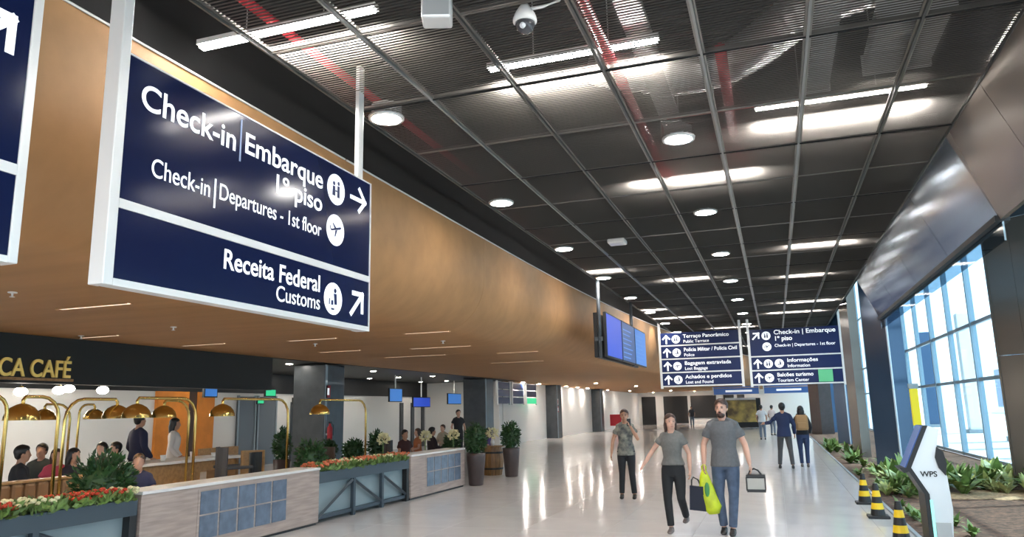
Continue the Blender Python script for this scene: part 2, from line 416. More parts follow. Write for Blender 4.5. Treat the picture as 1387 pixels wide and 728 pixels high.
# round downlights set into the mesh
def downlight(x, y, label):
    t = thing('downlight', label, 'ceiling light', (x, y, CZ-.03))
    bm = lathe(B(), [(.165, .012), (.165, -.004), (.10, -.012), (.02, -.015)], 20); obj('lens', bm, M['disc'], t, True)
    bm = lathe(B(), [(.167, -.006), (.20, -.006), (.205, .02), (.167, .02), (.167, -.006)], 20, cap=False); obj('trim_ring', bm, M['alum'], t, True)
    obj('can', lathe(B(), [(.17, .02), (.17, .16), (.05, .17)], 16), M['grey'], t)
for k in range(19):
    if k > 1: downlight(-3.9, -.5+3.8*k, 'round downlight beside the wood bulkhead, %s of its row from the near end' % ORD[k-2])
    downlight(-.88, 1.44+3.8*k, 'round downlight in the mid ceiling row, %s from the near end' % ORD[k])
# red sprinkler pipe, red branch, cable tray, ducts
a, b = at(788, 0, Z=5.08), at(892, 214, Z=5.08)
px_ = (a.x+b.x)/2
t = thing('sprinkler_pipe', 'long red sprinkler pipe running above the mesh ceiling', 'pipe', (px_, 6, 5.1))
kid('main_pipe', tube(B(), [(px_, -3, 5.085), (px_, 10.9, 5.085)], .048, 12), M['red'], t, True)
for y in (4.6, 7.4, 10.2): kid('coupling', tube(B(), [(px_, y-.06, 5.085), (px_, y+.06, 5.085)], .06, 12), M['red'], t, True)
kid('riser', tube(B(), [(px_, 10.88, 5.06), (px_, 10.88, 6.28)], .045, 10), M['red'], t, True)
t = thing('branch_pipe', 'dim red branch pipe beyond the silver flexible duct', 'pipe', (-.2, 8.9, 5.4))
kid('cross_run', tube(B(), [(-1.0, 9.0, 5.26), (1.2, 9.0, 5.26)], .035, 8), M['red'], t, True)
kid('long_run', tube(B(), [(-.25, 7.5, 5.34), (-.25, 10.1, 5.34)], .06, 10), M['red'], t, True)
t = thing('sprinkler_pipe', 'dark red pipe above the dark gap next to the wood bulkhead', 'pipe', (-4.4, 8, 5.5))
kid('main_pipe', tube(B(), [(-4.3, 3, 5.45), (-4.3, 26, 5.45)], .05, 10), M['red'], t, True)
a, b = at(852, 0, Z=5.3), at(915, 190, Z=5.3)
tx = (a.x+b.x)/2
t = thing('cable_tray', 'pale grey cable tray beside the red pipe', 'cable tray', (tx, 6, 5.3))
kid('tray_base', bx((tx-.11, -2, 5.30), (tx+.11, 10.4, 5.32)), M['grey'], t)
for s in (-1, 1): kid('side_rail', bx((tx+s*.11-.008, -2, 5.30), (tx+s*.11+.008, 10.4, 5.38)), M['grey'], t)
for y in (1.5, 4.2, 10.3): kid('drop_rod', tube(B(), [(tx, y, 5.32), (tx, y, 6.29)], .01, 6), M['grey'], t)
pts = [at(x, y, Z=5.74) for x, y in ((1230, -40), (1140, -12), (1075, 22), (1030, 60), (985, 88), (930, 104), (870, 100), (800, 86))]
sm = []
for i in range(len(pts)-1):
    for k in range(9): sm.append(pts[i].lerp(pts[i+1], k/9))
for _ in range(14): sm = [sm[0]] + [(sm[i-1]+sm[i]*2+sm[i+1])/4 for i in range(1, len(sm)-1)] + [sm[-1]]
t = tag(obj('flexible_duct', tube(B(), sm, [.235+.014*(i % 2) for i in range(len(sm))], 18), M['foil']), 'crinkled silver flexible duct curving above the ceiling mesh', 'air duct')
for k, (x0, x1, y0, y1, z, lb) in enumerate(((.60, .82, 3.5, 8.4, 5.08, 'narrow pale duct strip above the right half of the mesh'), (1.15, 1.75, 6.9, 8.1, 5.08, 'wide pale duct panel above the mesh near the glass fascia'), (1.9, 2.2, 10.2, 12.0, 5.08, 'short pale duct beyond the long linear light'))):
    t = thing('sheet_duct', lb, 'air duct', ((x0+x1)/2, (y0+y1)/2, z))
    kid('duct_body', bx((x0, y0, z), (x1, y1, z+.18)), M['grey'], t)
    for y in (y0, y1): kid('flange', bx((x0-.02, y-.02, z-.02), (x1+.02, y+.02, z+.20)), M['alum'], t)
# dome camera, speakers
p = at(711, 30, Z=4.86)
t = thing('security_camera', 'small white dome security camera hanging under the mesh ceiling', 'camera', p)
obj('mount', lathe(B(), [(.03, .16), (.085, .07), (.10, .03), (.10, 0), (.085, -.01)], 18), M['white'], t, True)
obj('dome', lathe(B(), [(.084, -.005), (.08, -.045), (.06, -.08), (.03, -.098), (.004, -.104)], 18), mat('smoked_dome', (.05, .05, .055), .08), t, True)
obj('lens', ell(B(), (0, -.055, -.055), (.03, .03, .03)), M['kiosk'], t, True)
obj('cable', tube(B(), [(.03, 0, .11), (.15, .02, .12), (.28, .05, .16), (.36, .06, .3)], .014, 8), M['white'], t, True)
p = at(592, 22, Z=4.82)
t = thing('ceiling_speaker', 'grey white box speaker at the top of the ceiling by the sign post', 'speaker', p, .35)
obj('cabinet', rbox((-.12, -.1, -.06), (.12, .1, .2), .02), M['alum'], t); obj('grille', bx((-.10, -.104, -.04), (.10, -.1, .18)), M['grey'], t)
obj('bracket', bx((-.02, -.02, .2), (.02, .02, .5)), M['grey'], t)
p = at(836, 329, Z=4.93)
t = thing('ceiling_speaker', 'white square speaker panel between the downlights', 'speaker', p)
obj('cabinet', rbox((-.17, -.17, -.03), (.17, .17, .06), .025), M['white'], t); obj('grille', bx((-.13, -.13, -.034), (.13, .13, -.03)), M['alum'], t)

# soffit light slots
for k, (ax, ay, bx_, by_, lb) in enumerate(((75, 418, 180, 412, 'slim light slot in the wood soffit above the cafe lettering'), (240, 468, 310, 466, 'slim light slot in the soffit nearest the black header'), (385, 461, 460, 459, 'slim light slot in the soffit below the customs panel'),
      (548, 452, 637, 447, 'slim light slot in the soffit right of the big sign'), (560, 473, 634, 468, 'slim soffit light slot under the one right of the big sign'), (527, 485, 598, 480, 'slim soffit light slot left above the second grey column'),
      (672, 478, 760, 475, 'slim soffit light slot above the far sign panels'), (665, 492, 735, 489, 'slim soffit light slot close to the far white wall'), (105, 457, 165, 455, 'faint light slot at the back edge of the soffit over the header'), (430, 477, 490, 475, 'slim soffit light slot just left of the first grey column'))):
    a, b = at(ax, ay, Z=SZ-.003), at(bx_, by_, Z=SZ-.003); y = (a.y+b.y)/2
    xa, xb = a.x, b.x
    for _ in range(6):
        zz = soffit_z((xa+xb)/2); a, b = at(ax, ay, Z=zz-.003), at(bx_, by_, Z=zz-.003); xa, xb, y = a.x, min(b.x, -5.7), (a.y+b.y)/2
    t = thing('soffit_light', lb, 'ceiling light', ((xa+xb)/2, y, zz)); h = abs(xb-xa)/2
    obj('diffuser', bx((-h, -.035, -.012), (h, .035, -.002)), M['slot'], t)
    for s in (-1, 1): obj('trim_rail', bx((-h-.02, s*.045-.01, -.014), (h+.02, s*.045+.01, -.001)), M['wood'], t)
for k, (x, y) in enumerate(((17, 396), (235, 443), (137, 470), (427, 466), (110, 455), (600, 462))):
    p = at(x, y, Z=SZ-.002)
    for _ in range(6): p = at(x, y, Z=soffit_z(p.x)-.002)
    t = thing('fire_sprinkler', 'small sprinkler dot in the wood soffit, %s from the near end' % ORD[k], 'sprinkler', p)
    obj('plate', lathe(B(), [(.05, 0), (.05, -.012), (.02, -.015)], 12), M['alum'], t); obj('nozzle', lathe(B(), [(.012, -.012), (.012, -.05), (.03, -.055), (.03, -.06)], 10), M['alum'], t)

# ================================================================== SIGNS
def arrow(L, ang, w=.14):
    """arrow of length L pointing along ang (radians) in the sign plane, centred"""
    bm = B(); h = L*w/2
    def bar(p, q):
        p, q = Vector(p), Vector(q); d = (q-p).normalized(); n = Vector((-d.y, d.x))*h; p -= d*h; q += d*h
        lo = [bm.verts.new((c.x, c.y, 0)) for c in (p-n, q-n, q+n, p+n)]; hi = [bm.verts.new((v.co.x, v.co.y, .003)) for v in lo]
        bm.faces.new(hi); bm.faces.new(lo[::-1])
        for i in range(4): bm.faces.new((lo[i], lo[(i+1) % 4], hi[(i+1) % 4], hi[i]))
    tip = Vector((L/2, 0)); R2 = Matrix.Rotation(ang, 2)
    for p, q in (((-L/2, 0), tip), ((L/2-L*.42, L*.42), tip), ((L/2-L*.42, -L*.42), tip)): bar(R2 @ Vector(p), R2 @ Vector(q))
    return bm
def disc_bm(r, t=.003): return lathe(B(), [(r, 0), (r, t)], 28)
def flat(polys, t=.0045):
    bm = B()
    for pl in polys:
        f = bm.faces.new([bm.verts.new((x, y, t)) for x, y in pl])
    return bm
def icon_plane(r):
    s = r
    return flat([[(-.62*s, -.02*s), (-.5*s, -.12*s), (.55*s, .14*s), (.68*s, .30*s), (.5*s, .30*s), (-.4*s, .02*s)], [(-.1*s, .06*s), (.12*s, .12*s), (-.28*s, .42*s), (-.38*s, .38*s)], [(-.05*s, -.02*s), (.2*s, .04*s), (0, -.42*s), (-.12*s, -.44*s)], [(-.62*s, -.02*s), (-.5*s, -.04*s), (-.6*s, .2*s), (-.68*s, .2*s)]])
def circ(cx, cy, r, n=14): return [(cx+r*math.cos(2*PI*i/n), cy+r*math.sin(2*PI*i/n)) for i in range(n)]
def icon_people(r):
    s = r
    return flat([circ(-.28*s, .35*s, .14*s), [(-.42*s, .18*s), (-.14*s, .18*s), (-.1*s, -.45*s), (-.46*s, -.45*s)], circ(.25*s, .45*s, .14*s), [(.12*s, .28*s), (.38*s, .28*s), (.4*s, -.5*s), (.1*s, -.5*s)], [(-.1*s, -.05*s), (.1*s, -.05*s), (.1*s, -.15*s), (-.1*s, -.15*s)]])
def icon_customs(r):
    s = r
    return flat([circ(.18*s, .52*s, .15*s), [(.02*s, .33*s), (.36*s, .33*s), (.42*s, -.35*s), (.12*s, -.35*s)], [(-.5*s, .0*s), (-.38*s, .0*s), (-.38*s, -.4*s), (-.5*s, -.4*s)], [(-.25*s, -.1*s), (.0*s, -.1*s), (.0*s, -.4*s), (-.25*s, -.4*s)], [(-.25*s, -.58*s), (.12*s, -.58*s), (.12*s, -.7*s), (-.25*s, -.7*s)]])
def words(me):
    bm = bmesh.new(); bm.from_mesh(me); seen = {}; comps = []
    for v in bm.verts:
        if v in seen: continue
        st, c = [v], []; seen[v] = 1
        while st:
            q = st.pop(); c.append(q)
            for e in q.link_edges:
                w = e.other_vert(q)
                if w not in seen: seen[w] = 1; st.append(w)
        comps.append((min(p.co.x for p in c), max(p.co.x for p in c), c))
    comps.sort(key=lambda t: t[0]); ys_ = [v.co.y for v in bm.verts]; gap = .22*(max(ys_)-min(ys_)); groups = []; hi = -1e9
    for a_, b_, c in comps:
        if a_ - hi > gap: groups.append(set())
        groups[-1].update(c); hi = max(hi, b_)
    out = []
    for g in groups:
        vs = list(g); ix = {v: i for i, v in enumerate(vs)}
        m2 = bpy.data.meshes.new('word'); m2.from_pydata([v.co.copy() for v in vs], [], [[ix[v] for v in f.verts] for f in bm.faces if f.verts[0] in g]); out.append(m2)
    bm.free(); return out
def sign_item(parent, mtx, name, me, material, x, y, z=.0, rz=0):
    if name == 'lettering':
        for w in words(me): o = put(name, w, material, parent, mtx @ Matrix.Translation((x, y, z)))
        return o
    o = put(name, me, material, parent, mtx @ Matrix.Translation((x, y, z)) @ Matrix.Rotation(rz, 4, 'Z')); return o

# -- big near sign, parallel to the concourse, facing +X
SX, SY0, SY1, SB, ST = -3.74, 3.36, 6.50, 2.50, 4.02
near_sign = thing('direction_sign', 'large navy hanging sign with check-in and customs directions in a pale frame', 'sign', (SX, (SY0+SY1)/2, SB))
kid('post', rbox((SX-.12, SY0, SB), (SX, SY0+.075, CZ+.3), .006), M['alum'], near_sign)
kid('post', rbox((SX-.14, SY1-.10, SB), (SX-.095, SY1, CZ+.3), .006), M['alum'], near_sign)
kid('end_trim', bx((SX-.09, SY1-.004, SB), (SX, SY1+.012, ST)), M['alum'], near_sign)
DV = 3.02
kid('frame_rail', bx((SX-.10, SY0+.075, SB), (SX-.002, SY1-.005, SB+.045)), M['alum'], near_sign)
kid('frame_rail', bx((SX-.10, SY0+.075, DV-.03), (SX-.002, SY1-.005, DV+.03)), M['alum'], near_sign)
kid('frame_rail', bx((SX-.10, SY0+.075, ST-.012), (SX-.002, SY1-.005, ST)), M['alum'], near_sign)
kid('navy_panel', bx((SX-.09, SY0+.078, DV+.032), (SX-.008, SY1-.005, ST-.012)), M['navy'], near_sign)
kid('navy_panel', bx((SX-.09, SY0+.078, SB+.047), (SX-.008, SY1-.005, DV-.032)), M['navy'], near_sign)
mtx = plane_mat(Vector((SX-.007, 0, 0)), '+X')
def spx(x, y): p = at(x, y, X=SX); return p.y, p.z
def near_text(x0, y0, x1, y1, body, bold, capz, name='lettering'):
    """text whose baseline runs from pixel (x0,y0) to pixel (x1,y1)"""
    ya, za = spx(x0, y0); yb, zb_ = spx(x1, y1)
    me = text_mesh(body, capz/.72, bold, 'LEFT', .001, abs(yb-ya)); xs = min(v.co.x for v in me.vertices)
    sign_item(near_sign, mtx, name, me, M['txt'], ya-xs, (za+zb_)/2)
near_text(192, 147, 320, 202, 'Check-in', .012, .178)
near_text(333, 210, 438, 253, 'Embarque', .012, .172)
near_text(375, 262, 437, 286, '1º piso', .012, .165)
near_text(206, 238, 285, 267, 'Check-in', .002, .132)
near_text(298, 274, 436, 317, 'Departures - 1st floor', .002, .128)
near_text(304, 364, 434, 395, 'Receita Federal', .012, .152)
near_text(375, 408, 434, 419, 'Customs', .002, .132)
for x, y, hh, mt in ((327, 190, .34, 'txt2'), (292, 262, .22, 'txt')):
    yy, zz = spx(x, y); kid('divider_line', bx((SX-.0075, yy-.008, zz-hh/2), (SX-.004, yy+.008, zz+hh/2)), M[mt], near_sign)
for x, y, ic in ((456, 257, icon_people), (455, 312, icon_plane), (452, 405, icon_customs)):
    yy, zz = spx(x, y); rr = .148
    d = sign_item(near_sign, mtx, 'pictogram_disc', bm_mesh(disc_bm(rr)), M['txt'], yy, zz)
    g = obj('pictogram', ic(rr), M['navy2'], d)
yy, zz = spx(486, 271); sign_item(near_sign, mtx, 'arrow', bm_mesh(arrow(.26, 0, .16)), M['txt'], yy, zz)
yy, zz = spx(484, 412); sign_item(near_sign, mtx, 'arrow', bm_mesh(arrow(.28, PI/4, .16)), M['txt'], yy, zz)

# -- sign cut off by the left edge of the photograph
p = at(24, 358, X=SX); E1 = p.y; Z1 = p.z
left_sign = thing('direction_sign', 'navy hanging sign with a white arrow at the far left', 'sign', (SX, E1-1.6, Z1))
kid('post', rbox((SX-.12, E1-.055, Z1), (SX, E1, CZ+.3), .006), M['alum'], left_sign)
kid('post', rbox((SX-.12, E1-3.14, Z1), (SX, E1-3.06, CZ+.3), .006), M['alum'], left_sign)
zb = spx(20, 229)[1]
kid('frame_rail', bx((SX-.10, E1-3.06, Z1), (SX-.002, E1-.055, Z1+.035)), M['alum'], left_sign)
kid('frame_rail', bx((SX-.10, E1-3.06, zb-.03), (SX-.002, E1-.055, zb+.03)), M['alum'], left_sign)
kid('navy_panel', bx((SX-.09, E1-3.06, Z1+.037), (SX-.008, E1-.057, zb-.032)), M['navy'], left_sign)
kid('navy_panel', bx((SX-.09, E1-3.06, zb+.032), (SX-.008, E1-.057, zb+1.05)), M['navy'], left_sign)
yy, zz = spx(-2, 36); sign_item(left_sign, mtx, 'arrow', bm_mesh(arrow(.30, PI/4, .17)), M['txt'], yy-.03, zz-.02)

# -- far pair of signs across the concourse
FY = 30.4
def far_sign(x0, x1, zb, rows, label, side):
    t = thing('direction_sign', label, 'sign', ((x0+x1)/2, FY, zb)); n = sum(r[0] for r in rows)
    zt = zb + .535*n
    for x in (x0, x1-.09): kid('post', bx((x, FY, zb-.06), (x+.09, FY+.12, CZ+.3)), M['alum'], t)
    z = zt; mx = plane_mat(Vector((0, FY-.002, 0)), '-Y')
    for units, ang, icons, l1, l2, l3 in rows:
        h = .535*units
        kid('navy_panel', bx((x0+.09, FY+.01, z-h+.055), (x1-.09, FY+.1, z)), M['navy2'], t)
        kid('frame_rail', bx((x0+.09, FY+.005, z-h), (x1-.09, FY+.1, z-h+.05)), M['alum'], t)
        zc = z - .26
        sign_item(t, mx, 'arrow', bm_mesh(arrow(.30, ang, .2)), M['txt'], x0+.32, zc, -.01)
        tx = x0+.98
        for k, ic in enumerate(icons):
            d = sign_item(t, mx, 'pictogram_disc', bm_mesh(disc_bm(.165)), M['txt'], x0+.70 + (.40*k if units == 1 else 0), zc-(.42*k if units > 1 else 0), -.01)
            obj('pictogram', ic(.165), M['navy2'], d)
            if k and units == 1: tx += .40
        big = .20 if units == 1 else .235
        sign_item(t, mx, 'lettering', text_mesh(l1, big, .012, width=min((.085 if 'tur' in l1 else .098)*len(l1)*big/.2, x1-.2-tx)), M['txt'], tx, zc+.04, -.01)
        if units == 1: sign_item(t, mx, 'lettering', text_mesh(l3, .17, .006), M['txt'], tx, zc-.16, -.01)
        else:
            sign_item(t, mx, 'lettering', text_mesh(l2, big, .022), M['txt'], tx, zc-.20, -.01)
            sign_item(t, mx, 'lettering', text_mesh(l3, .16, .006), M['txt'], tx, zc-.44, -.01)
        z -= h
    return t
UP = PI/2
far_sign(-4.28, -1.08, 2.49, [(1, UP, [icon_people], 'Terraço Panorâmico', '', 'Public Terrace'), (1, UP, [icon_customs], 'Polícia Militar / Polícia Civil', '', 'Police'), (1, UP, [icon_plane], 'Bagagem extraviada', '', 'Lost Baggage'), (1, UP, [icon_customs], 'Achados e perdidos', '', 'Lost and Found')], 'four row navy direction sign hanging over the concourse, the left one of the pair', 'l')
fr = far_sign(-.86, 2.52, 2.45, [(2, PI/4, [icon_people, icon_plane], 'Check-in | Embarque', '1º piso', 'Check-in | Departures - 1st floor'), (1, UP, [icon_people, icon_customs], 'Informações', '', 'Information'), (1, UP, [icon_plane], 'Balcões turismo', '', 'Tourism Center')], 'navy direction sign with check-in row and green patch, the right one of the pair', 'r')
kid('green_patch', bx((1.58, FY-.02, 2.52), (2.08, FY+.008, 2.97)), M['greenp'], fr)
# -- small far blue boards
for k, (x0, x1, lb) in enumerate(((-4.6, -1.2, 'small distant blue board hanging beyond the four row sign'), (-.8, 2.4, 'small distant blue board hanging beyond the check-in sign pair'))):
    t = thing('direction_sign', lb, 'sign', ((x0+x1)/2, 62, 2.6))
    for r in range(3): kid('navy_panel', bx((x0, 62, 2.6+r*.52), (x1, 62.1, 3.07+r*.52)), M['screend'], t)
    for r in range(3):
        kid('lettering', bx((x0+.9, 61.98, 2.78+r*.52), (x1-.5, 62, 2.92+r*.52)), M['txt'], t)
    for x in (x0-.08, x1): kid('post', bx((x, 62, 2.55), (x+.08, 62.1, 5.1)), M['alum'], t)

# ================================================================== HANGING SCREENS
t = thing('hanging_screens', 'row of three blue information screens hanging beside the wood bulkhead', 'screen', (-3.95, 22, 2.95))
for k in range(3):
    y0 = 18.85 + k*2.08
    f = kid('screen_case', rbox((-4.03, y0, 3.0), (-3.95, y0+2.02, 4.16), .01), M['black'], t)
    o = obj('display', bx((-3.949, y0+.04, 3.04), (-3.943, y0+1.98, 4.12)), (M['screenb'], M['screend'], M['screenl'])[k], f)
    if k:
        for r in range(7): o2 = obj('text_row', bx((-3.9425, y0+.12, 3.12+r*.13), (-3.941, y0+1.2+.1*((r*7) % 5), 3.15+r*.13)), mat('row_blue', (.12, .25, .55), .4, emit=.5), f)
kid('screen_back', rbox((-4.30, 18.9, 3.0), (-4.20, 24.9, 4.16), .01), M['black'], t)
for y in (18.7, 23.4):
    kid('pole', tube(B(), [(-4.1, y, 2.98), (-4.1, y, 5.1)], .05, 12), M['colgrey'], t, True)
    kid('bracket', bx((-4.22, y-.04, 3.4), (-4.02, y+.04, 3.5)), M['colgrey'], t)

# ================================================================== PLANTS
def foliage(n, shape, size, seed, wid=.4):
    """n leaves (each a folded pair of quads) inside shape() -> (pos, outward)"""
    rnd = random.Random(seed); vs, fs = [], []
    for _ in range(n):
        p, d = shape(rnd); d = (Vector(d) + Vector((rnd.uniform(-.7, .7), rnd.uniform(-.7, .7), rnd.uniform(-.5, .7)))).normalized()
        a, b = frame_of(d); t = rnd.uniform(0, 6.28); s = a*math.cos(t)+b*math.sin(t); nrm = d.cross(s); L = size*rnd.uniform(.6, 1.2); p = Vector(p)
        i = len(vs)
        vs += [p, p+d*L*.5+s*L*wid*.5+nrm*L*.06, p+d*L, p+d*L*.5-s*L*wid*.5+nrm*L*.06]
        fs += [(i, i+1, i+2), (i, i+2, i+3)]
    me = bpy.data.meshes.new('foliage'); me.from_pydata(vs, [], fs); return me
def sph_shape(c, r):
    def f(rnd):
        d = Vector((rnd.gauss(0, 1), rnd.gauss(0, 1), rnd.gauss(0, 1))).normalized(); k = rnd.uniform(.45, 1)
        return Vector(c) + Vector((d.x*r[0], d.y*r[1], d.z*r[2]))*k, d
    return f
def shrub(loc, r, h, seed, label, potr=.2, poth=.4, group=None, potm='pot', base=0):
    t = thing('potted_shrub', label, 'plant', loc, 0, group)
    obj('pot', lathe(B(), [(potr*.72, base), (potr, base+poth), (potr*.9, base+poth), (potr*.85, base+poth-.04)], 18), M[potm], t, True)
    o = obj('foliage', foliage(int(900*r/.3), sph_shape((0, 0, base+poth+h*.46), (r, r, h*.55)), .11, seed), M['leaf'], t)
    o['kind'] = 'stuff'
    obj('core', ell(B(), (0, 0, base+poth+h*.45), (r*.7, r*.7, h*.42), 2), M['leaf'], t)
    obj('stem', tube(B(), [(0, 0, base+poth-.05), (0, 0, base+poth+h*.4)], .02, 6), M['darkwood'], t)
    return t
def tall_pot(px, py, label, seed):
    p = at(px, py, Z=0); t = thing('tall_planter', label, 'plant', (p.x, p.y, 0))
    obj('pot', lathe(B(), [(.15, 0), (.17, .02), (.225, .66), (.23, .74), (.205, .74), (.2, .70)], 22), M['pot'], t, True)
    obj('core', ell(B(), (0, 0, 1.05), (.17, .17, .3), 2), M['leaf'], t)
    o = obj('foliage', foliage(900, sph_shape((0, 0, 1.06), (.24, .24, .36)), .10, seed), M['leaf'], t); o['kind'] = 'stuff'
tall_pot(645, 658, 'tall tapered brown pot with a clipped shrub at the counter end', 1)
tall_pot(693, 646, 'tall tapered brown pot with a clipped shrub beside the wooden barrel', 2)

# ================================================================== COUNTERS
CX = -6.97
def wood_counter(y0, y1, t0, t1, label, cols=5):
    t = thing('low_counter', label, 'counter', (CX-.25, (y0+y1)/2, 0))
    kid('body', bx((CX-.45, y0, .04), (CX, y1, .835)), M['woodc'], t)
    kid('plinth', bx((CX-.43, y0+.02, 0), (CX-.03, y1-.02, .04)), M['black'], t)
    kid('top', rbox((CX-.47, y0-.005, .837), (CX+.02, y1+.005, .875), .006), M['wtop'], t)
    w = (t1-t0)/cols
    fr = kid('tile_frame', bx((CX, t0-.02, .18), (CX+.006, t1+.02, .80)), M['woodc'], t)
    for i in range(cols):
        for j in range(2):
            a = t0+i*w+.02; z = .195+j*.30
            o = obj('blue_tile', bx((CX+.006, a, z), (CX+.014, a+w-.04, z+.28)), M['bluetile'], fr)
    return t
wood_counter(7.03, 10.63, 7.96, 9.78, 'pale wood counter with blue tile panel nearest the camera')
wood_counter(13.84, 16.6, 14.55, 16.35, 'pale wood counter with blue tile panel next to the tall pots')
def flower_unit(y0, y1, label, seed, coral, posts):
    t = thing('flower_planter', label, 'planter', (CX-.25, (y0+y1)/2, 0)); rnd = random.Random(seed)
    kid('trough', bx((CX-.42, y0, .62), (CX-.02, y1, .80)), M['truss'], t)
    kid('bottom_rail', bx((CX-.10, y0, .06), (CX-.05, y1, .12)), M['truss'], t)
    kid('glass_panel', bx((CX-.14, y0+.05, .12), (CX-.12, y1-.05, .62)), M['frost'], t)
    kid('back_panel', bx((CX-.42, y0, .0), (CX-.38, y1, .62)), M['truss'], t)
    kid('end_post', bx((CX-.12, y1-.10, 0), (CX-.02, y1, .62)), M['black'], t)
    for y in posts: kid('post', bx((CX-.08, y-.035, -.0), (CX-.02, y+.035, .62)), M['truss'], t)
    ends = [y0] + list(posts)
    def brace(ya, za, yb, zb): kid('brace', tube(B(), [(CX-.05, ya, za), (CX-.05, yb, zb)], .03, 4), M['truss'], t)
    brace(posts[0], .6, max(y0, posts[0]-1.15), .08)
    for a, b in zip(posts, list(posts[1:]) + [y1-.05]): brace(a, .6, b, .12)
    def shp(r): return (CX-.22+r.uniform(-.2, .26), r.uniform(y0+.1, y1-.1), r.uniform(.78, .86)), (0.25, 0, .5)
    f = kid('greenery', foliage(int(520*(y1-y0)), shp, .10, seed, .5), M['leafm'], t); f['kind'] = 'stuff'
    seg = .42; n = int((y1-y0)/seg)
    for cm, nm, par in ((M['bloomo'] if coral else M['bloomr'], 'red_blooms', 0), (M['bloomw'], 'cream_blooms', 1)):
        bm = B()
        for k in range(n+1):
            if (k % 3 == 2) != bool(par): continue
            for _ in range(46):
                y = min(y0 + .04 + k*seg + rnd.uniform(0, seg), y1-.04)
                ell(bm, (CX-.22+rnd.uniform(-.2, .22), y, .88+rnd.uniform(-.01, .05)), (.03, .03, .022), 1)
        o = kid(nm, bm, cm, t); o['kind'] = 'stuff'
flower_unit(3.4, 7.0, 'steel planter with bright red and cream flowers at the near left', 3, False, (4.6, 5.75))
flower_unit(10.66, 13.8, 'steel truss planter with coral flowers between the two wood counters', 4, True, (11.75, 12.75))

# ================================================================== CAFE
# gold lettering on the header
t = thing('cafe_lettering', 'gold cafe name letters on a rail on the black header', 'sign', (-12.39, 9.6, 2.46))
me = text_mesh('OCA CAFÉ', .44, .012, 'RIGHT', .015); [setattr(v.co, 'x', v.co.x*.8) for v in me.vertices]; put('letters', me, M['gold'], t, plane_mat(Vector((-12.37, 10.58, 2.475)), '+X'))
kid('rail', bx((-12.40, 7.5, 2.405), (-12.33, 10.62, 2.45)), M['tablew'], t)
# globe lamps and track behind the header
for k, (x, y) in enumerate(((28, 531), (80, 529), (93, 527), (139, 529))):
    p = at(x, y, X=-14.7 if k == 2 else -14)
    t = thing('globe_lamp', 'glowing white pendant globe behind the cafe header, %s from the left' % ORD[k], 'lamp', p)
    obj('globe', ell(B(), (0, 0, 0), (.12, .12, .085), 2), M['cafelamp'], t, True)
    obj('cord', tube(B(), [(0, 0, .08), (0, 0, 3.21-p.z)], .008, 6), M['black'], t)
    obj('cap', lathe(B(), [(.04, .075), (.03, .11), (.01, .12)], 10), M['brass'], t)
# downlights in the café ceiling
k = 0
for x in (-15.2, -16.6, -13.6):
    for y in (3, 8, 14, 19, 24, 29, 34):
        t = thing('cafe_downlight', 'small spot in the dark cafe ceiling, %s of the row %s' % (ORD[(k % 7)], ('in the middle', 'nearest the white wall', 'nearest the soffit')[k//7]), 'ceiling light', (x, y, 3.2))
        obj('lens', lathe(B(), [(.10, .015), (.10, 0), (.02, -.004)], 14), M['cafelamp'], t); obj('trim_ring', lathe(B(), [(.10, .0), (.125, .0), (.125, .018), (.10, .018)], 14, cap=False), M['alum'], t); k += 1
# far downlights washing the white wall; end wall and mid soffit ones added for brightness
for k, (y, x) in enumerate(((39, -12.9), (42, -12.9), (48, -12.9), (51, -12.9), (54, -12.9), (61, -12.9), (66, -12), (70, -9), (73, -5), (76, -11.5), (76, -7.5), (76, -3.5), (44, -10), (52, -9))):
    t = thing('wash_fill_light', 'tiny bright downlight by the far white walls, in a row with added fill lights, %s along it' % ORD[k], 'ceiling light', (x, y, SZ-.004))
    obj('lens', lathe(B(), [(.11, .0), (.11, -.01), (.02, -.014)], 14), M['wash_fill'], t); obj('trim_ring', lathe(B(), [(.11, .0), (.14, .0), (.14, -.012), (.11, -.012)], 14, cap=False), M['alum'], t)
# brass arc lamps
def arc_lamp(px, X, dome, label, top=1.98):
    p = at(px, 600, X=X); q = at(dome, 560, X=X); reach = abs(q.y-p.y); dirY = 1 if q.y > p.y else -1
    t = thing('arc_lamp', label, 'lamp', (X, p.y, 0)); c = min(.28, reach*.5)
    pts = [(0, 0, .02), (0, 0, top-c)] + [(0, dirY*c*(1-math.cos(a)), top-c+c*math.sin(a)) for a in (.4, .8, 1.2, PI/2)] + [(0, dirY*(reach-.03), top), (0, dirY*reach, top-.04), (0, dirY*reach, top-.1)]
    obj('pole', tube(B(), pts, .021, 10), M['brass'], t, True)
    obj('base', lathe(B(), [(.16, 0), (.16, .02), (.03, .035)], 18), M['brass'], t, True)
    prof = [(.03, 0)] + [(.19*math.sin(a), -.19+.19*math.cos(a)) for a in (.35, .7, 1.05, 1.35, PI/2)]
    sh = obj('shade', lathe(B(), [(r, z+top-.08) for r, z in prof], 22, (0, dirY*reach, 0), cap=False), M['brass'], t, True)
    obj('bulb', ell(B(), (0, dirY*reach, top-.22), (.045, .045, .045)), M['cafelamp'], sh, True)
arc_lamp(5, -7.9, -34, 'brass arc lamp at the very left edge over the near flowers')
arc_lamp(76, -8.2, 30, 'brass arc lamp bending left, behind the near red flowers')
arc_lamp(85, -8.9, 158, 'brass arc lamp bending right, twin of the pole behind the red flowers')
arc_lamp(263, -8.2, 185, 'tall brass lamp in front of the orange panel bending left')
arc_lamp(254, -9.3, 222, 'brass lamp behind the one at the orange panel')
arc_lamp(389, -8.2, 301, 'brass arc lamp in front of the grey glazed doors')
arc_lamp(495, -8.2, 433, 'brass arc lamp right of the first grey column')
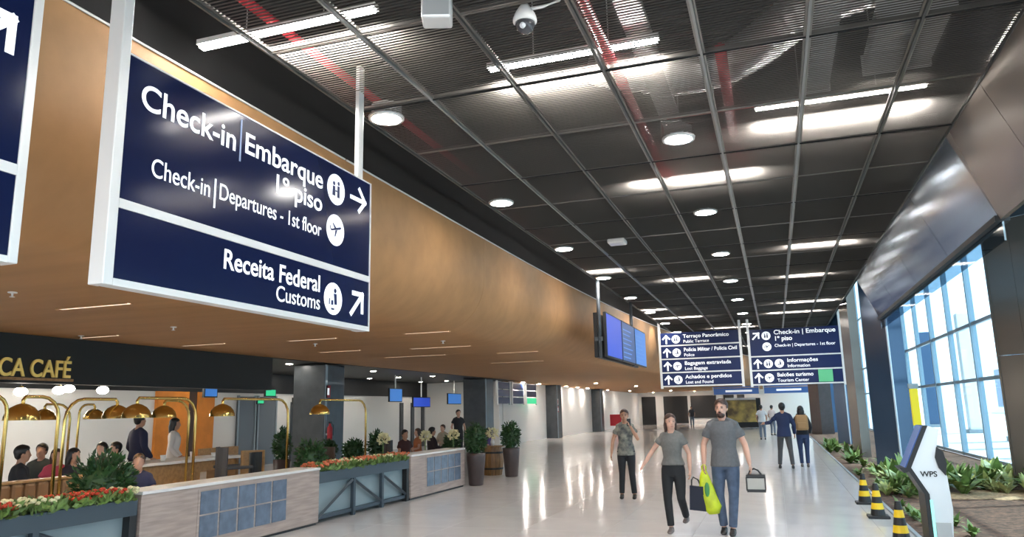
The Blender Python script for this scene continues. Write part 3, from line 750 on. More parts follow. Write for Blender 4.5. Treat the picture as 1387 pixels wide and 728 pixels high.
arc_lamp(92, -11.9, 60, 'small brass lamp deep in the cafe behind seated guests')
arc_lamp(104, -12.1, 128, 'brass lamp deep in the cafe left of the standing man')
# sofa
p = at(50, 650, X=-9)
t = thing('tufted_sofa', 'brown channel tufted sofa back behind the near flowers', 'sofa', (-9.35, p.y, 0))
obj('seat', rbox((-.7, -1.6, .1), (.0, 1.1, .45), .05), M['sofa'], t); obj('base', bx((-.66, -1.55, 0), (-.02, 1.05, .1)), M['black'], t)
for k in range(15): obj('back_channel', rbox((-.02, -1.6+k*.18, .3), (.14, -1.6+k*.18+.176, .92), .045), M['sofa'], t)
obj('top_rail', rbox((-.03, -1.6, .915), (.15, 1.1, .95), .012), M['tablew'], t)
# round table near the flowers
p = at(18, 664, X=-8.65)
t = thing('round_table', 'dark round cafe table with a white plate behind the near flowers', 'table', (-8.65, p.y, 0))
obj('tabletop', lathe(B(), [(.42, .70), (.43, .72), (.42, .74)], 26), M['darkwood'], t, True); obj('pedestal', lathe(B(), [(.25, 0), (.25, .02), (.035, .05), (.035, .70)], 16), M['black'], t, True)
tag(obj('plate', lathe(B(), [(.06, 0), (.13, .018), (.132, .022), (.06, .008)], 20), M['wtop'], None, True, (-8.65, p.y+.05, .741)), 'white plate on the dark round cafe table', 'plate')
# service counter
p = at(180, 640, X=-10.2); q = at(325, 625, X=-10.2)
t = thing('service_counter', 'long wooden service counter with pale worktop before the orange panel', 'counter', (-10.4, (p.y+q.y)/2, 0))
kid('body', bx((-10.9, p.y, .08), (-10.2, q.y-1.1, .90)), M['tablew'], t); kid('plinth', bx((-10.85, p.y+.05, 0), (-10.25, q.y-1.1, .08)), M['black'], t)
kid('worktop', rbox((-11.0, p.y-.05, .90), (-10.1, q.y, .95), .01), M['wtop'], t)
kid('leg_panel', bx((-10.9, q.y-.12, 0), (-10.2, q.y-.04, .90)), M['tablew'], t); kid('drawer', bx((-10.75, q.y-1.1, .72), (-10.22, q.y-.12, .89)), M['tablew'], t)
SCY0, SCY1 = p.y, q.y
for k, (yy, r, h) in enumerate(((SCY0+.8, .05, .10), (SCY0+1.5, .035, .12), (SCY0+2.1, .06, .07))):
    t = thing('cup', '%s standing on the pale worktop of the service counter' % ('white mug', 'small white cup', 'wide white bowl')[k], 'cup', (-10.35, yy, .951))
    obj('bowl', lathe(B(), [(r*.7, 0), (r, h), (r*.92, h), (r*.6, .012)], 16), M['wtop'], t, True); obj('rim', lathe(B(), [(r*.95, h), (r*1.02, h+.003), (r*.95, h+.006)], 16, cap=False), M['wtop'], t)
def chair(loc, rz, label, m1, m2, arm=False):
    t = thing('chair', label, 'chair', loc, rz)
    t.scale = (1.15, 1.15, 1.32) if arm else (1.1, 1.1, 1.15)
    obj('seat', rbox((-.24, -.24, .42), (.24, .24, .48), .02), m1, t)
    bm = B()
    for i in range(7):
        a = (i-3)*.24
        box(bm, (-.035, -.02, .50), (.04, .012, .90), 0, Matrix.Translation((.26*math.sin(a), .02+.22*math.cos(a), 0)) @ Matrix.Rotation(-a, 4, 'Z'))
    obj('backrest', bm, m1, t)
    for sx in (-1, 1):
        for sy in (-1, 1): obj('leg', tube(B(), [(sx*.2, sy*.2, .43), (sx*.23, sy*.23, 0)], .018, 8), m2, t)
    if arm:
        for sx in (-1, 1): obj('armrest', rbox((sx*.27-.03, -.2, .62), (sx*.27+.03, .2, .66), .012), m1, t)
def cpos(px, py, X): p = at(px, py, X=X); return p
for (px, X, rz, lb, m1, m2, ar) in ((317, -9.0, 2.6, 'dark grey armchair at the end of the service counter', 'greych', 'darkwood', True), (360, -9.1, 1.8, 'black chair in front of the brass lamp by the glazed doors', 'black', 'black', False), (342, -9.8, .6, 'wooden chair turned beside the black chair', 'tablew', 'darkwood', False),
     (420, -9.5, 2.4, 'black bistro chair left of the first grey column', 'darkwood', 'black', False), (437, -8.9, .4, 'dark chair below the first grey column', 'darkwood', 'black', False), (525, -10, 1.2, 'dark chair behind the coral flowers', 'darkwood', 'black', False), (540, -9, 2.0, 'black chair behind the second wood counter', 'greych', 'black', False)):
    p = cpos(px, 610, X); chair((X, p.y, 0), rz, lb, M[m1], M[m2], ar)
# bushes in the café
for (px, X, r, h, sd_, lb, ph) in ((142, -7.9, .38, .84, 11, 'large dark green bush behind the near red flowers', .45), (421, -7.75, .25, .74, 12, 'dark green bush at the end of the nearest wood counter', .55), (480, -9.4, .24, .5, 13, 'rounded shrub right of the first grey column', .62), (509, -9.2, .16, .66, 14, 'narrow upright shrub behind the coral flowers', .62), (382, -11, .18, .7, 15, 'slim dark shrub near the glazed doors', .7), (612, -8.6, .22, .5, 16, 'small shrub behind the second wood counter', .6), (445, -12, .2, .5, 17, 'small bush at the foot of the first grey column', .5)):
    p = cpos(px, 620, X); shrub((X, p.y, 0), r, h, sd_, lb, .2, ph)
# barrel table
p = at(668, 645, Z=0)
t = thing('barrel_table', 'wooden barrel table between the two tall pots', 'table', (p.x-.12, p.y+.3, 0))
for k in range(14):
    bm = B()
    a0, a1 = 2*PI*k/14+.015, 2*PI*(k+1)/14-.015; rg = []
    for r, z in ((.255, 0), (.29, .25), (.30, .37), (.29, .5), (.255, .74)): rg.append([bm.verts.new((q*math.cos(a), q*math.sin(a), z)) for q, a in ((r, a0), (r, a1), (r-.025, a1), (r-.025, a0))])
    for i in range(4):
        for j in range(4): bm.faces.new((rg[i][j], rg[i][(j+1) % 4], rg[i+1][(j+1) % 4], rg[i+1][j]))
    bm.faces.new(rg[0][::-1]); bm.faces.new(rg[-1]); obj('stave', bm, M['barrel'], t)
for z in (.15, .57): obj('hoop', lathe(B(), [(.288, z), (.292, z+.05), (.284, z+.05), (.28, z)], 20, cap=False), M['black'], t)
obj('tabletop', lathe(B(), [(.32, .74), (.32, .77)], 24), M['barrel'], t)
p2 = (p.x-.12, p.y+.3, .771)
t = thing('flower_vase', 'white vase with cream flowers on the barrel table', 'vase', p2)
obj('vase', lathe(B(), [(.04, 0), (.06, .08), (.03, .18), (.035, .2)], 14), M['wtop'], t, True); o = obj('blooms', foliage(160, sph_shape((0, 0, .33), (.16, .16, .14)), .07, 5, .7), M['bloomw'], t); o['kind'] = 'stuff'
for px, X, lb in ((576, -8.4, 'cream flower bunch in a vase on a stand behind the second counter'), (614, -8.0, 'round cream flower ball on a thin stem by the tall pots'), (519, -8.7, 'white candle vase behind the coral flowers')):
    p = at(px, 590, X=X)
    t = thing('flower_stand', lb, 'flowers', (X, p.y, 0)); obj('stem', tube(B(), [(0, 0, .02), (0, 0, 1.05)], .015, 6), M['leafm'], t); obj('stand', lathe(B(), [(.12, 0), (.12, .02), (.02, .04)], 14), M['black'], t)
    o = obj('blooms', foliage(140, sph_shape((0, 0, 1.12), (.12, .12, .12)), .07, 6, .8), M['bloomw'], t); o['kind'] = 'stuff'
# hanging screens / signs in the café
def hang_sign(px0, py0, px1, py1, X, material, label, body=None, name='hanging_screen', cat='screen', post=True):
    a, b = at(px0, py0, X=X), at(px1, py1, X=X)
    t = thing(name, label, cat, (X, (a.y+b.y)/2, b.z))
    kid('case', bx((X-.07, a.y, b.z), (X-.01, b.y, a.z)), M['black'], t); kid('display', bx((X-.009, a.y+.03, b.z+.03), (X-.003, b.y-.03, a.z-.03)), M[material], t)
    if body: put('lettering', text_mesh(body, (a.z-b.z)*.5, .01, 'CENTER', .001), M['txt'], t, plane_mat(Vector((X-.001, (a.y+b.y)/2, b.z+(a.z-b.z)*.33)), '+X'))
    if post: kid('pole', tube(B(), [(X-.04, (a.y+b.y)/2, a.z), (X-.04, (a.y+b.y)/2, 3.22)], .025, 8), M['alum'], t)
hang_sign(278, 518, 295, 539, -13.0, 'screenl', 'bright blue hanging screen beside the orange panel')
hang_sign(398, 539, 427, 548, -14.5, 'screenb', 'small blue direction board left of the first grey column')
hang_sign(528, 526, 545, 545, -14.5, 'screenl', 'pale blue hanging screen right of the first grey column')
hang_sign(560, 538, 583, 552, -14.5, 'screenb', 'dark framed monitor hanging at mid cafe')
hang_sign(607, 533, 625, 548, -15.0, 'screenl', 'small teal blue screen left of the second grey column')
hang_sign(360, 527, 374, 538, -15.2, 'exitg', 'green exit sign hanging above the glazed doors', None, 'exit_sign', 'sign')
hang_sign(349, 540, 358, 548, -17.34, 'exitg', 'small green exit light on the grey glazed door', None, 'exit_sign', 'sign', False)
# far sign panels 3 x 3 on the white wall
t = thing('overhead_sign', 'three framed columns of dark blue panels hanging before the far white wall', 'sign', (-13.0, 39.5, 2.2))
for c in range(3):
    y0 = at((673, 693, 712)[c], 530, X=-13).y; y1 = at((689, 708, 725)[c], 530, X=-13).y
    for r in range(3): kid('navy_panel', bx((-13.0, y0, 2.06+r*.37), (-12.95, y1, 2.38+r*.37)), M['exitg'] if (c == 2 and r == 0) else M['navy2'], t)
    for yy in (y0-.12, y1): kid('post', bx((-13.02, yy, 2.0), (-12.93, yy+.12, SZ)), M['alum'], t)
# extinguisher signs on columns
for k, (y, z, lb) in enumerate(((19.62, 2.2, 'small red and white square sign high on the first grey column'), (44.9, 2.0, 'small white sign on the far grey column'), (44.9, 1.55, 'small red sign below the white one on the far grey column'))):
    t = thing('wall_sign', lb, 'sign', (-12.64, y, z))
    obj('plate', bx((0, -.12, 0), (.01, .12, .36)), M['red'] if k != 1 else M['white'], t); obj('mark', bx((.0101, -.05, .08), (.012, .05, .28)), M['txt'] if k != 1 else M['red'], t)
t = thing('fire_extinguisher', 'red fire extinguisher at the left side of the first grey column', 'extinguisher', (-12.5, 19.55, .9))
obj('cylinder', lathe(B(), [(.05, 0), (.08, .02), (.08, .42), (.03, .5), (.03, .54)], 16), M['red'], t, True); obj('bracket', bx((-.152, -.03, .2), (-.07, .03, .26)), M['grey'], t); obj('valve', bx((-.03, -.05, .54), (.03, .05, .6)), M['black'], t); obj('hose', tube(B(), [(.03, 0, .56), (.12, 0, .5), (.11, 0, .2)], .012, 6), M['black'], t)

# ================================================================== RIGHT SIDE THINGS
# slate blue columns standing in the bed
def blue_column(P, Lc, Rc, h, label, stripe=True, m1='bluecol'):
    """near corner P, left and right visible corners"""
    P, Lc, Rc = Vector(P), Vector(Lc), Vector(Rc); Q = Lc + Rc - P
    t = struct(empty('column', ((P.x+Q.x)/2, (P.y+Q.y)/2, 0)), label)
    kid('shaft', prism(B(), [(P.x, P.y), (Rc.x, Rc.y), (Q.x, Q.y), (Lc.x, Lc.y)], 2, -.03, h), M[m1], t)
    if stripe: kid('corner_strip', tube(B(), [(P.x-.005, P.y-.01, -.03), (P.x-.005, P.y-.01, h)], .028, 8), M['bluelt'], t)
blue_column((2.92, 21.9), (2.44, 22.85), (3.32, 22.2), 10.45, 'slate blue square column with a pale corner strip in the planting bed')
blue_column((2.5, 27.2), (2.3, 27.9), (2.8, 27.5), 10.45, 'slim bronze column behind the slate blue column', False, 'bronze')
blue_column((2.9, 36), (2.5, 37.2), (3.4, 36.4), 10.45, 'blue column further along the glass wall', True, 'outblue')
blue_column((2.4, 48), (1.9, 49.5), (3.1, 48.4), 10.45, 'pale bronze column far along the glass wall', False, 'pot')
blue_column((3.2, 51), (2.6, 52.5), (3.8, 51.5), 10.45, 'dark blue column far along the glass wall', True, 'outblue')
# yellow blades hung by the column
for (x0, y0, x1, y1, Yd, lb) in ((1232, 527, 1249, 577, 20.5, 'tall narrow yellow sign blade right of the slate blue column'),):
    a, b = at(x0, y0, Y=Yd), at(x1, y1, Y=Yd)
    t = thing('advertising_totem', lb, 'sign', ((a.x+b.x)/2, Yd, 0))
    kid('blade', rbox((a.x, Yd, b.z), (b.x, Yd+.12, a.z), .01), M['yellow'], t)
    kid('cap', bx((a.x-.02, Yd-.01, a.z), (b.x+.02, Yd+.13, a.z+.12)), M['outgrey'], t); kid('stand', bx((a.x+.05, Yd+.03, -.03), (b.x-.05, Yd+.09, b.z)), M['colgrey'], t)
# dark glossy vestibule walls at the right edge
vest = struct(empty('wall_right', (4.42, 18, 0), -PI/4), 'dark glossy bronze vestibule wall at the right edge')
for k in range(3):
    for z0, z1 in ((-.03, 2.6), (2.61, 5.4)): obj('bronze_panel', bx((.02+k*.53, 0, z0), (.02+k*.53+.525, .06, z1)), M['bronze'], vest)
    obj('slate_panel', bx((.02+k*.53, 0, 5.41), (.02+k*.53+.525, .06, 10.45)), M['slate'] if k else M['bronze'], vest)
obj('edge_post', bx((-.02, -.02, -.03), (.018, .08, 10.45)), M['bronze'], vest)
struct(obj('wall_right_header', bx((2.42, 18.0, 5.41), (4.37, 18.08, 10.45)), M['bronze']), 'bronze panel wall above the mirror fascia')
# outside: columns, canopy, facade
def outside(name, a, b, material, label, cat):
    t = thing(name, label, cat, ((a[0]+b[0])/2, (a[1]+b[1])/2, -.05)); kid('shaft', rbox(a, b, .04), M[material], t); kid('foot', bx((a[0]-.1, a[1]-.1, -.05), (b[0]+.1, b[1]+.1, .15)), M['outgrey'], t)
for k, (x, y, mt, lb) in enumerate(((9, 28, 'outwhite', 'white pillar outside the glass, nearest the bronze wall'), (9.5, 38, 'outblue', 'blue pillar outside the glass behind the slate column'), (9, 33, 'outgrey', 'grey pillar outside the glass between the white and blue ones'), (10, 48, 'outwhite', 'white pillar outside the glass far along'), (10, 60, 'outblue', 'blue pillar outside at the far end'))):
    outside('outside_pillar', (x, y, -.05), (x+.7, y+.7, 6.6), mt, lb, 'pillar')
t = thing('terminal_facade', 'pale building with blue glass bays outside the glass wall', 'building', (34, 60, -.05))
kid('wall', bx((30, 30, -.05), (40, 130, 7)), M['outwhite'], t)
for k in range(16): kid('window', bx((29.9, 32+k*6, .8), (29.99, 35.2+k*6, 6)), M['outblue'], t)
# kiosk
KY = 9.9
def kp(x, y): p = at(x, y, Y=KY); return (p.x, p.z)
t = thing('self_service_kiosk', 'white angled self service kiosk standing on the floor beside the planting bed', 'kiosk', (kp(1268, 728)[0], KY+.25, 0))
L = [kp(1256, 577), kp(1234, 634), kp(1259, 670), kp(1266, 728)]; R = [kp(1271, 582), kp(1268, 612), kp(1283, 646), kp(1291, 690), kp(1292, 728)]
foot_l = (L[-1][0], .0); foot_r = (R[-1][0]+.0, .0)
poly = L + [foot_l, foot_r] + R[::-1]
kid('body', prism(B(), poly, 1, KY, KY+.42), M['kiosk'], t)
off = .05
bl = [(x-off, z) for x, z in L] + [(foot_l[0]-off, 0)]
kid('screen_bezel', prism(B(), [L[0], L[1], L[2], L[3], foot_l] + bl[::-1], 1, KY-.012, KY+.43), M['black'], t)
dl = [(x-.02, z) for x, z in bl]
kid('touch_screen', prism(B(), [bl[0], bl[1], (bl[1][0]-.012, bl[1][1]), (bl[0][0]-.012, bl[0][1])], 1, KY+.02, KY+.40), M['screend'], t)
kid('scanner_lip', prism(B(), [bl[1], (bl[1][0]-.07, bl[1][1]-.005), (bl[1][0]-.03, bl[1][1]-.06), (bl[1][0]+.03, bl[1][1]-.04)], 1, KY-.01, KY+.43), M['black'], t)
kid('black_inset', prism(B(), [kp(1268, 606), kp(1266, 620), kp(1271, 634), kp(1281, 645), kp(1282, 628), kp(1277, 612)], 1, KY-.02, KY+.43), M['black'], t)
kid('led_strip', bx((L[3][0]-.006, KY-.022, .02), (L[3][0]+.02, KY-.0125, L[2][1]-.06)), M['teal'], t)
kid('front_plate', bx((L[3][0]+.03, KY-.014, .02), (R[-1][0]-.01, KY-.001, .36)), M['grey'], t)
pk = kp(1247, 646); put('lettering', text_mesh('WPS', .085, .02, 'LEFT', .001), M['black'], t, plane_mat(Vector((pk[0]+.0, KY-.006, pk[1])), '-Y'))
kid('foot_plate', bx((foot_l[0]-.12, KY-.06, 0), (foot_r[0]+.08, KY+.5, .02)), M['outgrey'], t)
# striped cones
def cone(px, py, label):
    p = at(px, py, Z=0); t = thing('striped_cone', label, 'traffic cone', (p.x, p.y, 0))
    obj('base', rbox((-.15, -.15, 0), (.15, .15, .04), .01), M['black'], t)
    zs = [.04, .13, .22, .31, .40, .50]; rad = lambda z: .105 - .155*(z-.04)
    for k in range(5): obj('stripe', lathe(B(), [(rad(zs[k]), zs[k]), (rad(zs[k+1]), zs[k+1])], 18), M['black'] if k % 2 == 0 else M['stripey'], t, False)
cone(1172, 683, 'black and yellow striped cone farthest from the kiosk'); cone(1190, 702, 'black and yellow striped cone in the middle of the three'); cone(1222, 737, 'black and yellow striped cone closest to the kiosk')
# ground plants in the bed
def ground_plant(seed, size, n):
    rnd = random.Random(seed); bm = B()
    for k in range(n):
        a = rnd.uniform(0, 2*PI); tilt = rnd.uniform(.2, 1.1); L_ = size*rnd.uniform(.6, 1.1); w = L_*.16; pts = []
        for i in range(4):
            s = i/3; r = L_*s*math.sin(tilt*(0.6+.5*s)); z = L_*s*math.cos(tilt*(.5+.7*s)); ww = w*(.5, 1, .8, .05)[i]
            c = Vector((r*math.cos(a), r*math.sin(a), z)); sd2 = Vector((-math.sin(a), math.cos(a), 0))*ww
            pts.append((bm.verts.new(c-sd2), bm.verts.new(c+sd2)))
        for i in range(3): bm.faces.new((pts[i][0], pts[i][1], pts[i+1][1], pts[i+1][0]))
    return bm_mesh(bm, 'leaves')
gp = [ground_plant(k, s, 22) for k, s in enumerate((.5, .42, .36, .6))]
LV = [M['leaf2'], M['leafm'], mat('leaf_lime', (.60, .62, .26), .5, noise=.5, nscale=6), M['leafm']]
for me_, mm in zip(gp, LV): me_.materials.append(mm)
rnd = random.Random(21)
def gplant(x, y, kinds, k, s=1, zone=''):
    v = rnd.choice(kinds); t = thing('ground_plant', ('bright green leafy plant growing in the soil bed', 'mid green leafy plant growing in the soil bed', 'lime green leafy plant growing in the soil bed', 'tall mid green leafy plant growing in the soil bed')[v].replace('growing in the soil bed', zone), 'plant', (x, y, -.03), rnd.uniform(0, 6), '%s plants %s' % (('bright', 'mid green', 'lime', 'tall')[v], zone))
    a = obj('leaves', gp[v], None, t); a.scale = (s, s, s*rnd.uniform(.8, 1.1))
    c = obj('stalk', tube(B(), [(0, 0, 0), (0, 0, .12)], .012, 5), M['leafm'], t)
for k in range(60): gplant(rnd.uniform(2.2, 5.4), rnd.uniform(16.4, 20.5), (0, 0, 2, 3), k, 1.0, 'in the thicket before the glossy bronze wall')
for k in range(22): gplant(rnd.uniform(1.75, 2.6), rnd.uniform(14.5, 22), (1, 1, 3, 0), k, .7, 'along the floor edge beyond the cones')
for k in range(16): gplant(rnd.uniform(1.7, 2.8), rnd.uniform(22, 34), (1, 3), k, .8, 'at the foot of the columns further on')
for k in range(14): gplant(rnd.uniform(1.75, 2.4), rnd.uniform(11.4, 14.4), (1, 1), k, .55, 'low on the soil between cones and kiosk')
for k in range(8): gplant(rnd.uniform(3.5, 5.0), rnd.uniform(12.0, 15.6), (1, 0), k, .6, 'on the open soil right of the kiosk')

# ================================================================== PEOPLE
def remesh(bm, vox, smooth=6):
    me = bm_mesh(bm); o = bpy.data.objects.new('tmp', me); COL.objects.link(o)
    r = o.modifiers.new('r', 'REMESH'); r.mode = 'VOXEL'; r.voxel_size = vox
    s = o.modifiers.new('s', 'SMOOTH'); s.factor = .5; s.iterations = smooth
    dg = bpy.context.evaluated_depsgraph_get(); dg.update()
    out = bpy.data.meshes.new_from_object(o.evaluated_get(dg)); bpy.data.objects.remove(o); bpy.data.meshes.remove(me)
    for p in out.polygons: p.use_smooth = True
    return out
TORSO = [(.84, .150, .105), (.92, .168, .118), (1.0, .158, .112), (1.10, .140, .100), (1.22, .152, .110), (1.32, .166, .115), (1.40, .158, .098), (1.455, .105, .075)]
def person(name, label, loc, rz, height, arms, legs, top, bottom, hair, hairstyle, skin='skin', sit=False, shoe='sole', female=False, detail=True, head_turn=0, beard=False, sleeve=.55, group=None, longshirt=.88):
    """Faces local -Y; arms/legs: {-1: (elbow, wrist)/(knee, ankle), 1: ...} in metres for a 1.75 m body"""
    s = height/1.745; t = thing(name, label, 'person', loc, rz, group)
    dz = -.44 if sit else 0; V = Vector; vx = .0095 if detail else .016; up = V((0, 0, dz))
    wk = .90 if female else 1.0; wz = lambda z: wk if z > 1.03 else 1.0
    def P(v): return V(v)*s
    sh = {q: V((q*.168*wk, .005, 1.382)) + up for q in (-1, 1)}
    hp = {q: V((q*.09, 0, .90)) + up for q in (-1, 1)}
    hc = V((0, -.018, 1.615)) + up; Rz = Matrix.Rotation(head_turn, 3, 'Z')
    def hd(v): return P(hc + Rz @ V(v))
    # --- body
    b = B()
    tube(b, [P(V((0, .005, z)) + up) for z, _, _ in TORSO], [rx*s*wk*.96 for _, rx, _ in TORSO], 16, True, [ry*s*.96 for _, _, ry in TORSO])
    tube(b, [P(V((0, .01, 1.40)) + up), P(V((0, .0, 1.50)) + up), P(V((0, -.008, 1.60)) + up)], [.066*s, .056*s, .054*s], 12)
    rot = Rz
    ell(b, hd((0, .012, .025)), (.078*s, .096*s, .102*s), 3, rot); ell(b, hd((0, -.022, -.05)), (.060*s, .068*s, .068*s), 3, rot); ell(b, hd((0, -.062, -.088)), (.024*s, .02*s, .02*s), 2, rot)
    tube(b, [hd((0, -.082, .02)), hd((0, -.104, -.022)), hd((0, -.08, -.034))], [.010*s, .015*s, .012*s], 8)
    for q in (-1, 1): ell(b, hd((q*.076, .012, -.005)), (.012*s, .02*s, .031*s), 2, rot)
    for q in (-1, 1):
        e, w = V(arms[q][0]) + up, V(arms[q][1]) + up
        tube(b, [P(sh[q] + V((-q*.05, 0, -.01))), P(sh[q]), P(sh[q].lerp(e, .5)), P(e), P(e.lerp(w, .35)), P(w)], [x*s*wk for x in (.042, .048, .045, .039, .041, .027)], 12)
        d = (w - e).normalized(); side = V((q, 0, 0)); fwd = (V((0, -1, 0)) - d*d.dot(V((0, -1, 0)))).normalized(); nrm = d.cross(fwd).normalized()
        pal = w + d*.05
        tube(b, [P(w - d*.01), P(w + d*.03), P(w + d*.085)], [.026*s, .04*s, .038*s], 10, True, [.02*s, .017*s, .015*s]) if abs(fwd.x) > .7 else tube(b, [P(w - d*.01), P(w + d*.03), P(w + d*.085)], [.02*s, .019*s, .017*s], 10, True, [.026*s, .04*s, .037*s])
        inn = nrm if nrm.x*q < 0 else -nrm     # palm side, towards the body
        fr = .0095 if detail else .013
        for f in range(4):
            o_ = fwd*(.03 - .02*f); L_ = (.066, .075, .070, .055)[f]
            p0 = w + d*.075 + o_; p1 = p0 + d*L_*.55 + inn*.006; p2 = p1 + d*L_*.35 + inn*L_*.42
            tube(b, [P(p0), P(p1), P(p2)], [fr*s, fr*s, fr*.85*s], 8)
        p0 = w + d*.03 + fwd*.03; p1 = p0 + d*.035 + fwd*.028 + inn*.008; p2 = p1 + d*.035 + fwd*.004 + inn*.012
        tube(b, [P(p0), P(p1), P(p2)], [.013*s, .0115*s, .0095*s], 8)
        k_, a_ = V(legs[q][0]), V(legs[q][1])
        tube(b, [P(hp[q] + V((0, 0, .02))), P(hp[q].lerp(k_, .5)), P(k_), P(k_.lerp(a_, .35)), P(a_)], [x*s for x in (.078, .066, .05, .05, .034)], 12)
        ell(b, P(a_ + V((0, -.045, -.055))), (.028*s, .09*s, .02*s), 2)
    body = obj('body', remesh(b, vx, 4), M[skin], t)
    # --- shirt
    g = .020 if not female else .014
    b = B(); rows = [(z, rx, ry) for z, rx, ry in TORSO if z > longshirt+.02]; rows = [(longshirt, .176, .128)] + rows
    bust = .02 if female else 0
    tube(b, [P(V((0, .005 - (bust if 1.2 < z < 1.35 else 0), z)) + up) for z, _, _ in rows], [(rx*wz(z)+g)*s for z, rx, _ in rows], 18, True, [(ry+g)*s for _, _, ry in rows])
    for q in (-1, 1):
        e = V(arms[q][0]) + up; w = V(arms[q][1]) + up
        if sleeve <= 1: pts = [sh[q] + V((-q*.07, 0, -.01)), sh[q], sh[q].lerp(e, sleeve*.5), sh[q].lerp(e, sleeve)]; rr = [.066, .073, .071, .070]
        else: pts = [sh[q] + V((-q*.07, 0, -.01)), sh[q], sh[q].lerp(e, .5), e, e.lerp(w, .5), e.lerp(w, .96)]; rr = [.066, .074, .068, .058, .053, .045]
        tube(b, [P(p) for p in pts], [r*s*wk for r in rr], 12)
    for q in (-1, 1): tube(b, [P(V((q*.03, .012, 1.462)) + up), P(V((q*.09*wk, .012, 1.432)) + up), P(sh[q] + V((0, .004, .012)))], [.054*s, .060*s, .062*s], 10)
    obj('shirt', remesh(b, vx*1.2, 6), top, t)
    # --- trousers
    b = B(); fit = 1.0 if not female else .98
    tube(b, [P(V((0, .005, z)) + up) for z in (.82, .90, .98, 1.04)], [x*s for x in (.16, .176, .168, .150)], 18, True, [x*s for x in (.112, .126, .12, .112)])
    for q in (-1, 1):
        k_, a_ = V(legs[q][0]), V(legs[q][1])
        tube(b, [P(hp[q] + V((0, 0, .03))), P(hp[q].lerp(k_, .3)), P(hp[q].lerp(k_, .65)), P(k_), P(k_.lerp(a_, .4)), P(k_.lerp(a_, .96))], [x*s*fit for x in (.094, .092, .08, .066, .062, .054)], 14)
    obj('trousers', remesh(b, vx*1.2, 6), bottom, t)
    # --- shoes
    for q in (-1, 1):
        a_ = V(legs[q][1]); b = B()
        ell(b, P(a_ + V((0, .02, -.03))), (.042*s, .055*s, .05*s), 2); tube(b, [P(a_ + V((0, .05, -.055))), P(a_ + V((0, -.05, -.05))), P(a_ + V((0, -.13, -.06))), P(a_ + V((0, -.165, -.065)))], [.04*s, .044*s, .042*s, .025*s], 12, True, [.035*s, .04*s, .026*s, .016*s])
        obj('shoe', remesh(b, vx*.9, 3), M[shoe], t)
    # --- hair
    b = B()
    ell(b, hd((0, .018, .042)), (.091*s, .110*s, .102*s), 3, rot)
    if hairstyle == 'long':
        tube(b, [hd((0, .06, .06)), hd((0, .085, -.04)), hd((0, .08, -.16)), hd((0, .07, -.26))], [.075*s, .085*s, .08*s, .05*s], 14, True, [.05*s, .05*s, .045*s, .03*s])
        for q in (-1, 1): tube(b, [hd((q*.06, .0, .07)), hd((q*.078, .015, -.03)), hd((q*.075, .03, -.15))], [.025*s, .028*s, .022*s], 8)
    elif hairstyle == 'tied':
        ell(b, hd((0, .055, -.0)), (.074*s, .06*s, .09*s), 2, rot)
        for q in (-1, 1): tube(b, [hd((q*.055, -.02, .085)), hd((q*.076, .01, .03)), hd((q*.07, .04, -.06))], [.018*s, .022*s, .02*s], 8)
        tube(b, [hd((0, .10, .02)), hd((0, .13, -.04)), hd((0, .115, -.14))], [.035*s, .04*s, .02*s], 10)
    else:
        ell(b, hd((0, .05, .0)), (.078*s, .066*s, .085*s), 2, rot); ell(b, hd((0, -.03, .10)), (.062*s, .05*s, .03*s), 2, rot)
    hm = remesh(b, vx, 3)
    # keep the face free of hair
    st_ = hairstyle; cut = bmesh.new(); cut.from_mesh(hm); inv = Rz.inverted(); dl_ = []
    for v in cut.verts:
        q = inv @ (v.co/s - hc)
        if q.y < -.03 and q.z < .084 - .55*abs(q.x): dl_.append(v)
        elif q.y < .015 and q.z < .0 and st_ != 'long': dl_.append(v)
    bmesh.ops.delete(cut, geom=dl_, context='VERTS'); cut.to_mesh(hm); cut.free()
    obj('hair', hm, M[hair], t)
    if beard:
        b = B(); ell(b, hd((0, -.034, -.078)), (.054*s, .062*s, .048*s), 3, rot); ell(b, hd((0, -.092, -.047)), (.026*s, .014*s, .009*s), 2, rot); obj('beard', b, M[hair], t, True)
    if detail:
        for q in (-1, 1):
            obj('eye', ell(B(), hd((q*.031, -.080, .012)), (.012*s, .007*s, .006*s), 2, rot), M['eye'], t); obj('eyebrow', ell(B(), hd((q*.031, -.083, .032)), (.019*s, .006*s, .004*s), 2, rot), M[hair], t)
        obj('mouth', ell(B(), hd((0, -.091, -.062)), (.022*s, .008*s, .006*s), 2, rot), M['lip'], t)
    return t
def fabric(n, c, **k): return mat(n, c, .85, **k)
ST_L = {-1: ((-.098, -.01, .49), (-.10, .02, .085)), 1: ((.098, -.01, .49), (.10, .02, .085))}
def face_cam(loc): return math.atan2(-loc[0], loc[1]) * -1   # turn so that local -Y looks at the camera
# woman in grey tee
p = at(917, 722, Z=0)
WL = (p.x, p.y, 0)
person('person', 'walking woman in a grey t-shirt and black trousers with brown tied hair', WL, -.05, 1.61,
    {-1: ((-.30, .0, 1.19), (-.43, -.08, .99)), 1: ((.245, .03, 1.15), (.255, -.03, .91))},
    {-1: ((-.10, -.05, .49), (-.07, -.06, .085)), 1: ((.105, -.06, .50), (.11, .26, .20))},
    fabric('tee_grey', (.145, .14, .13), noise=.15, nscale=30), fabric('trouser_black', (.012, .012, .014)), 'hairb', 'long', 'skin', female=True, shoe='shoeg', head_turn=.4, sleeve=.45, longshirt=.98)
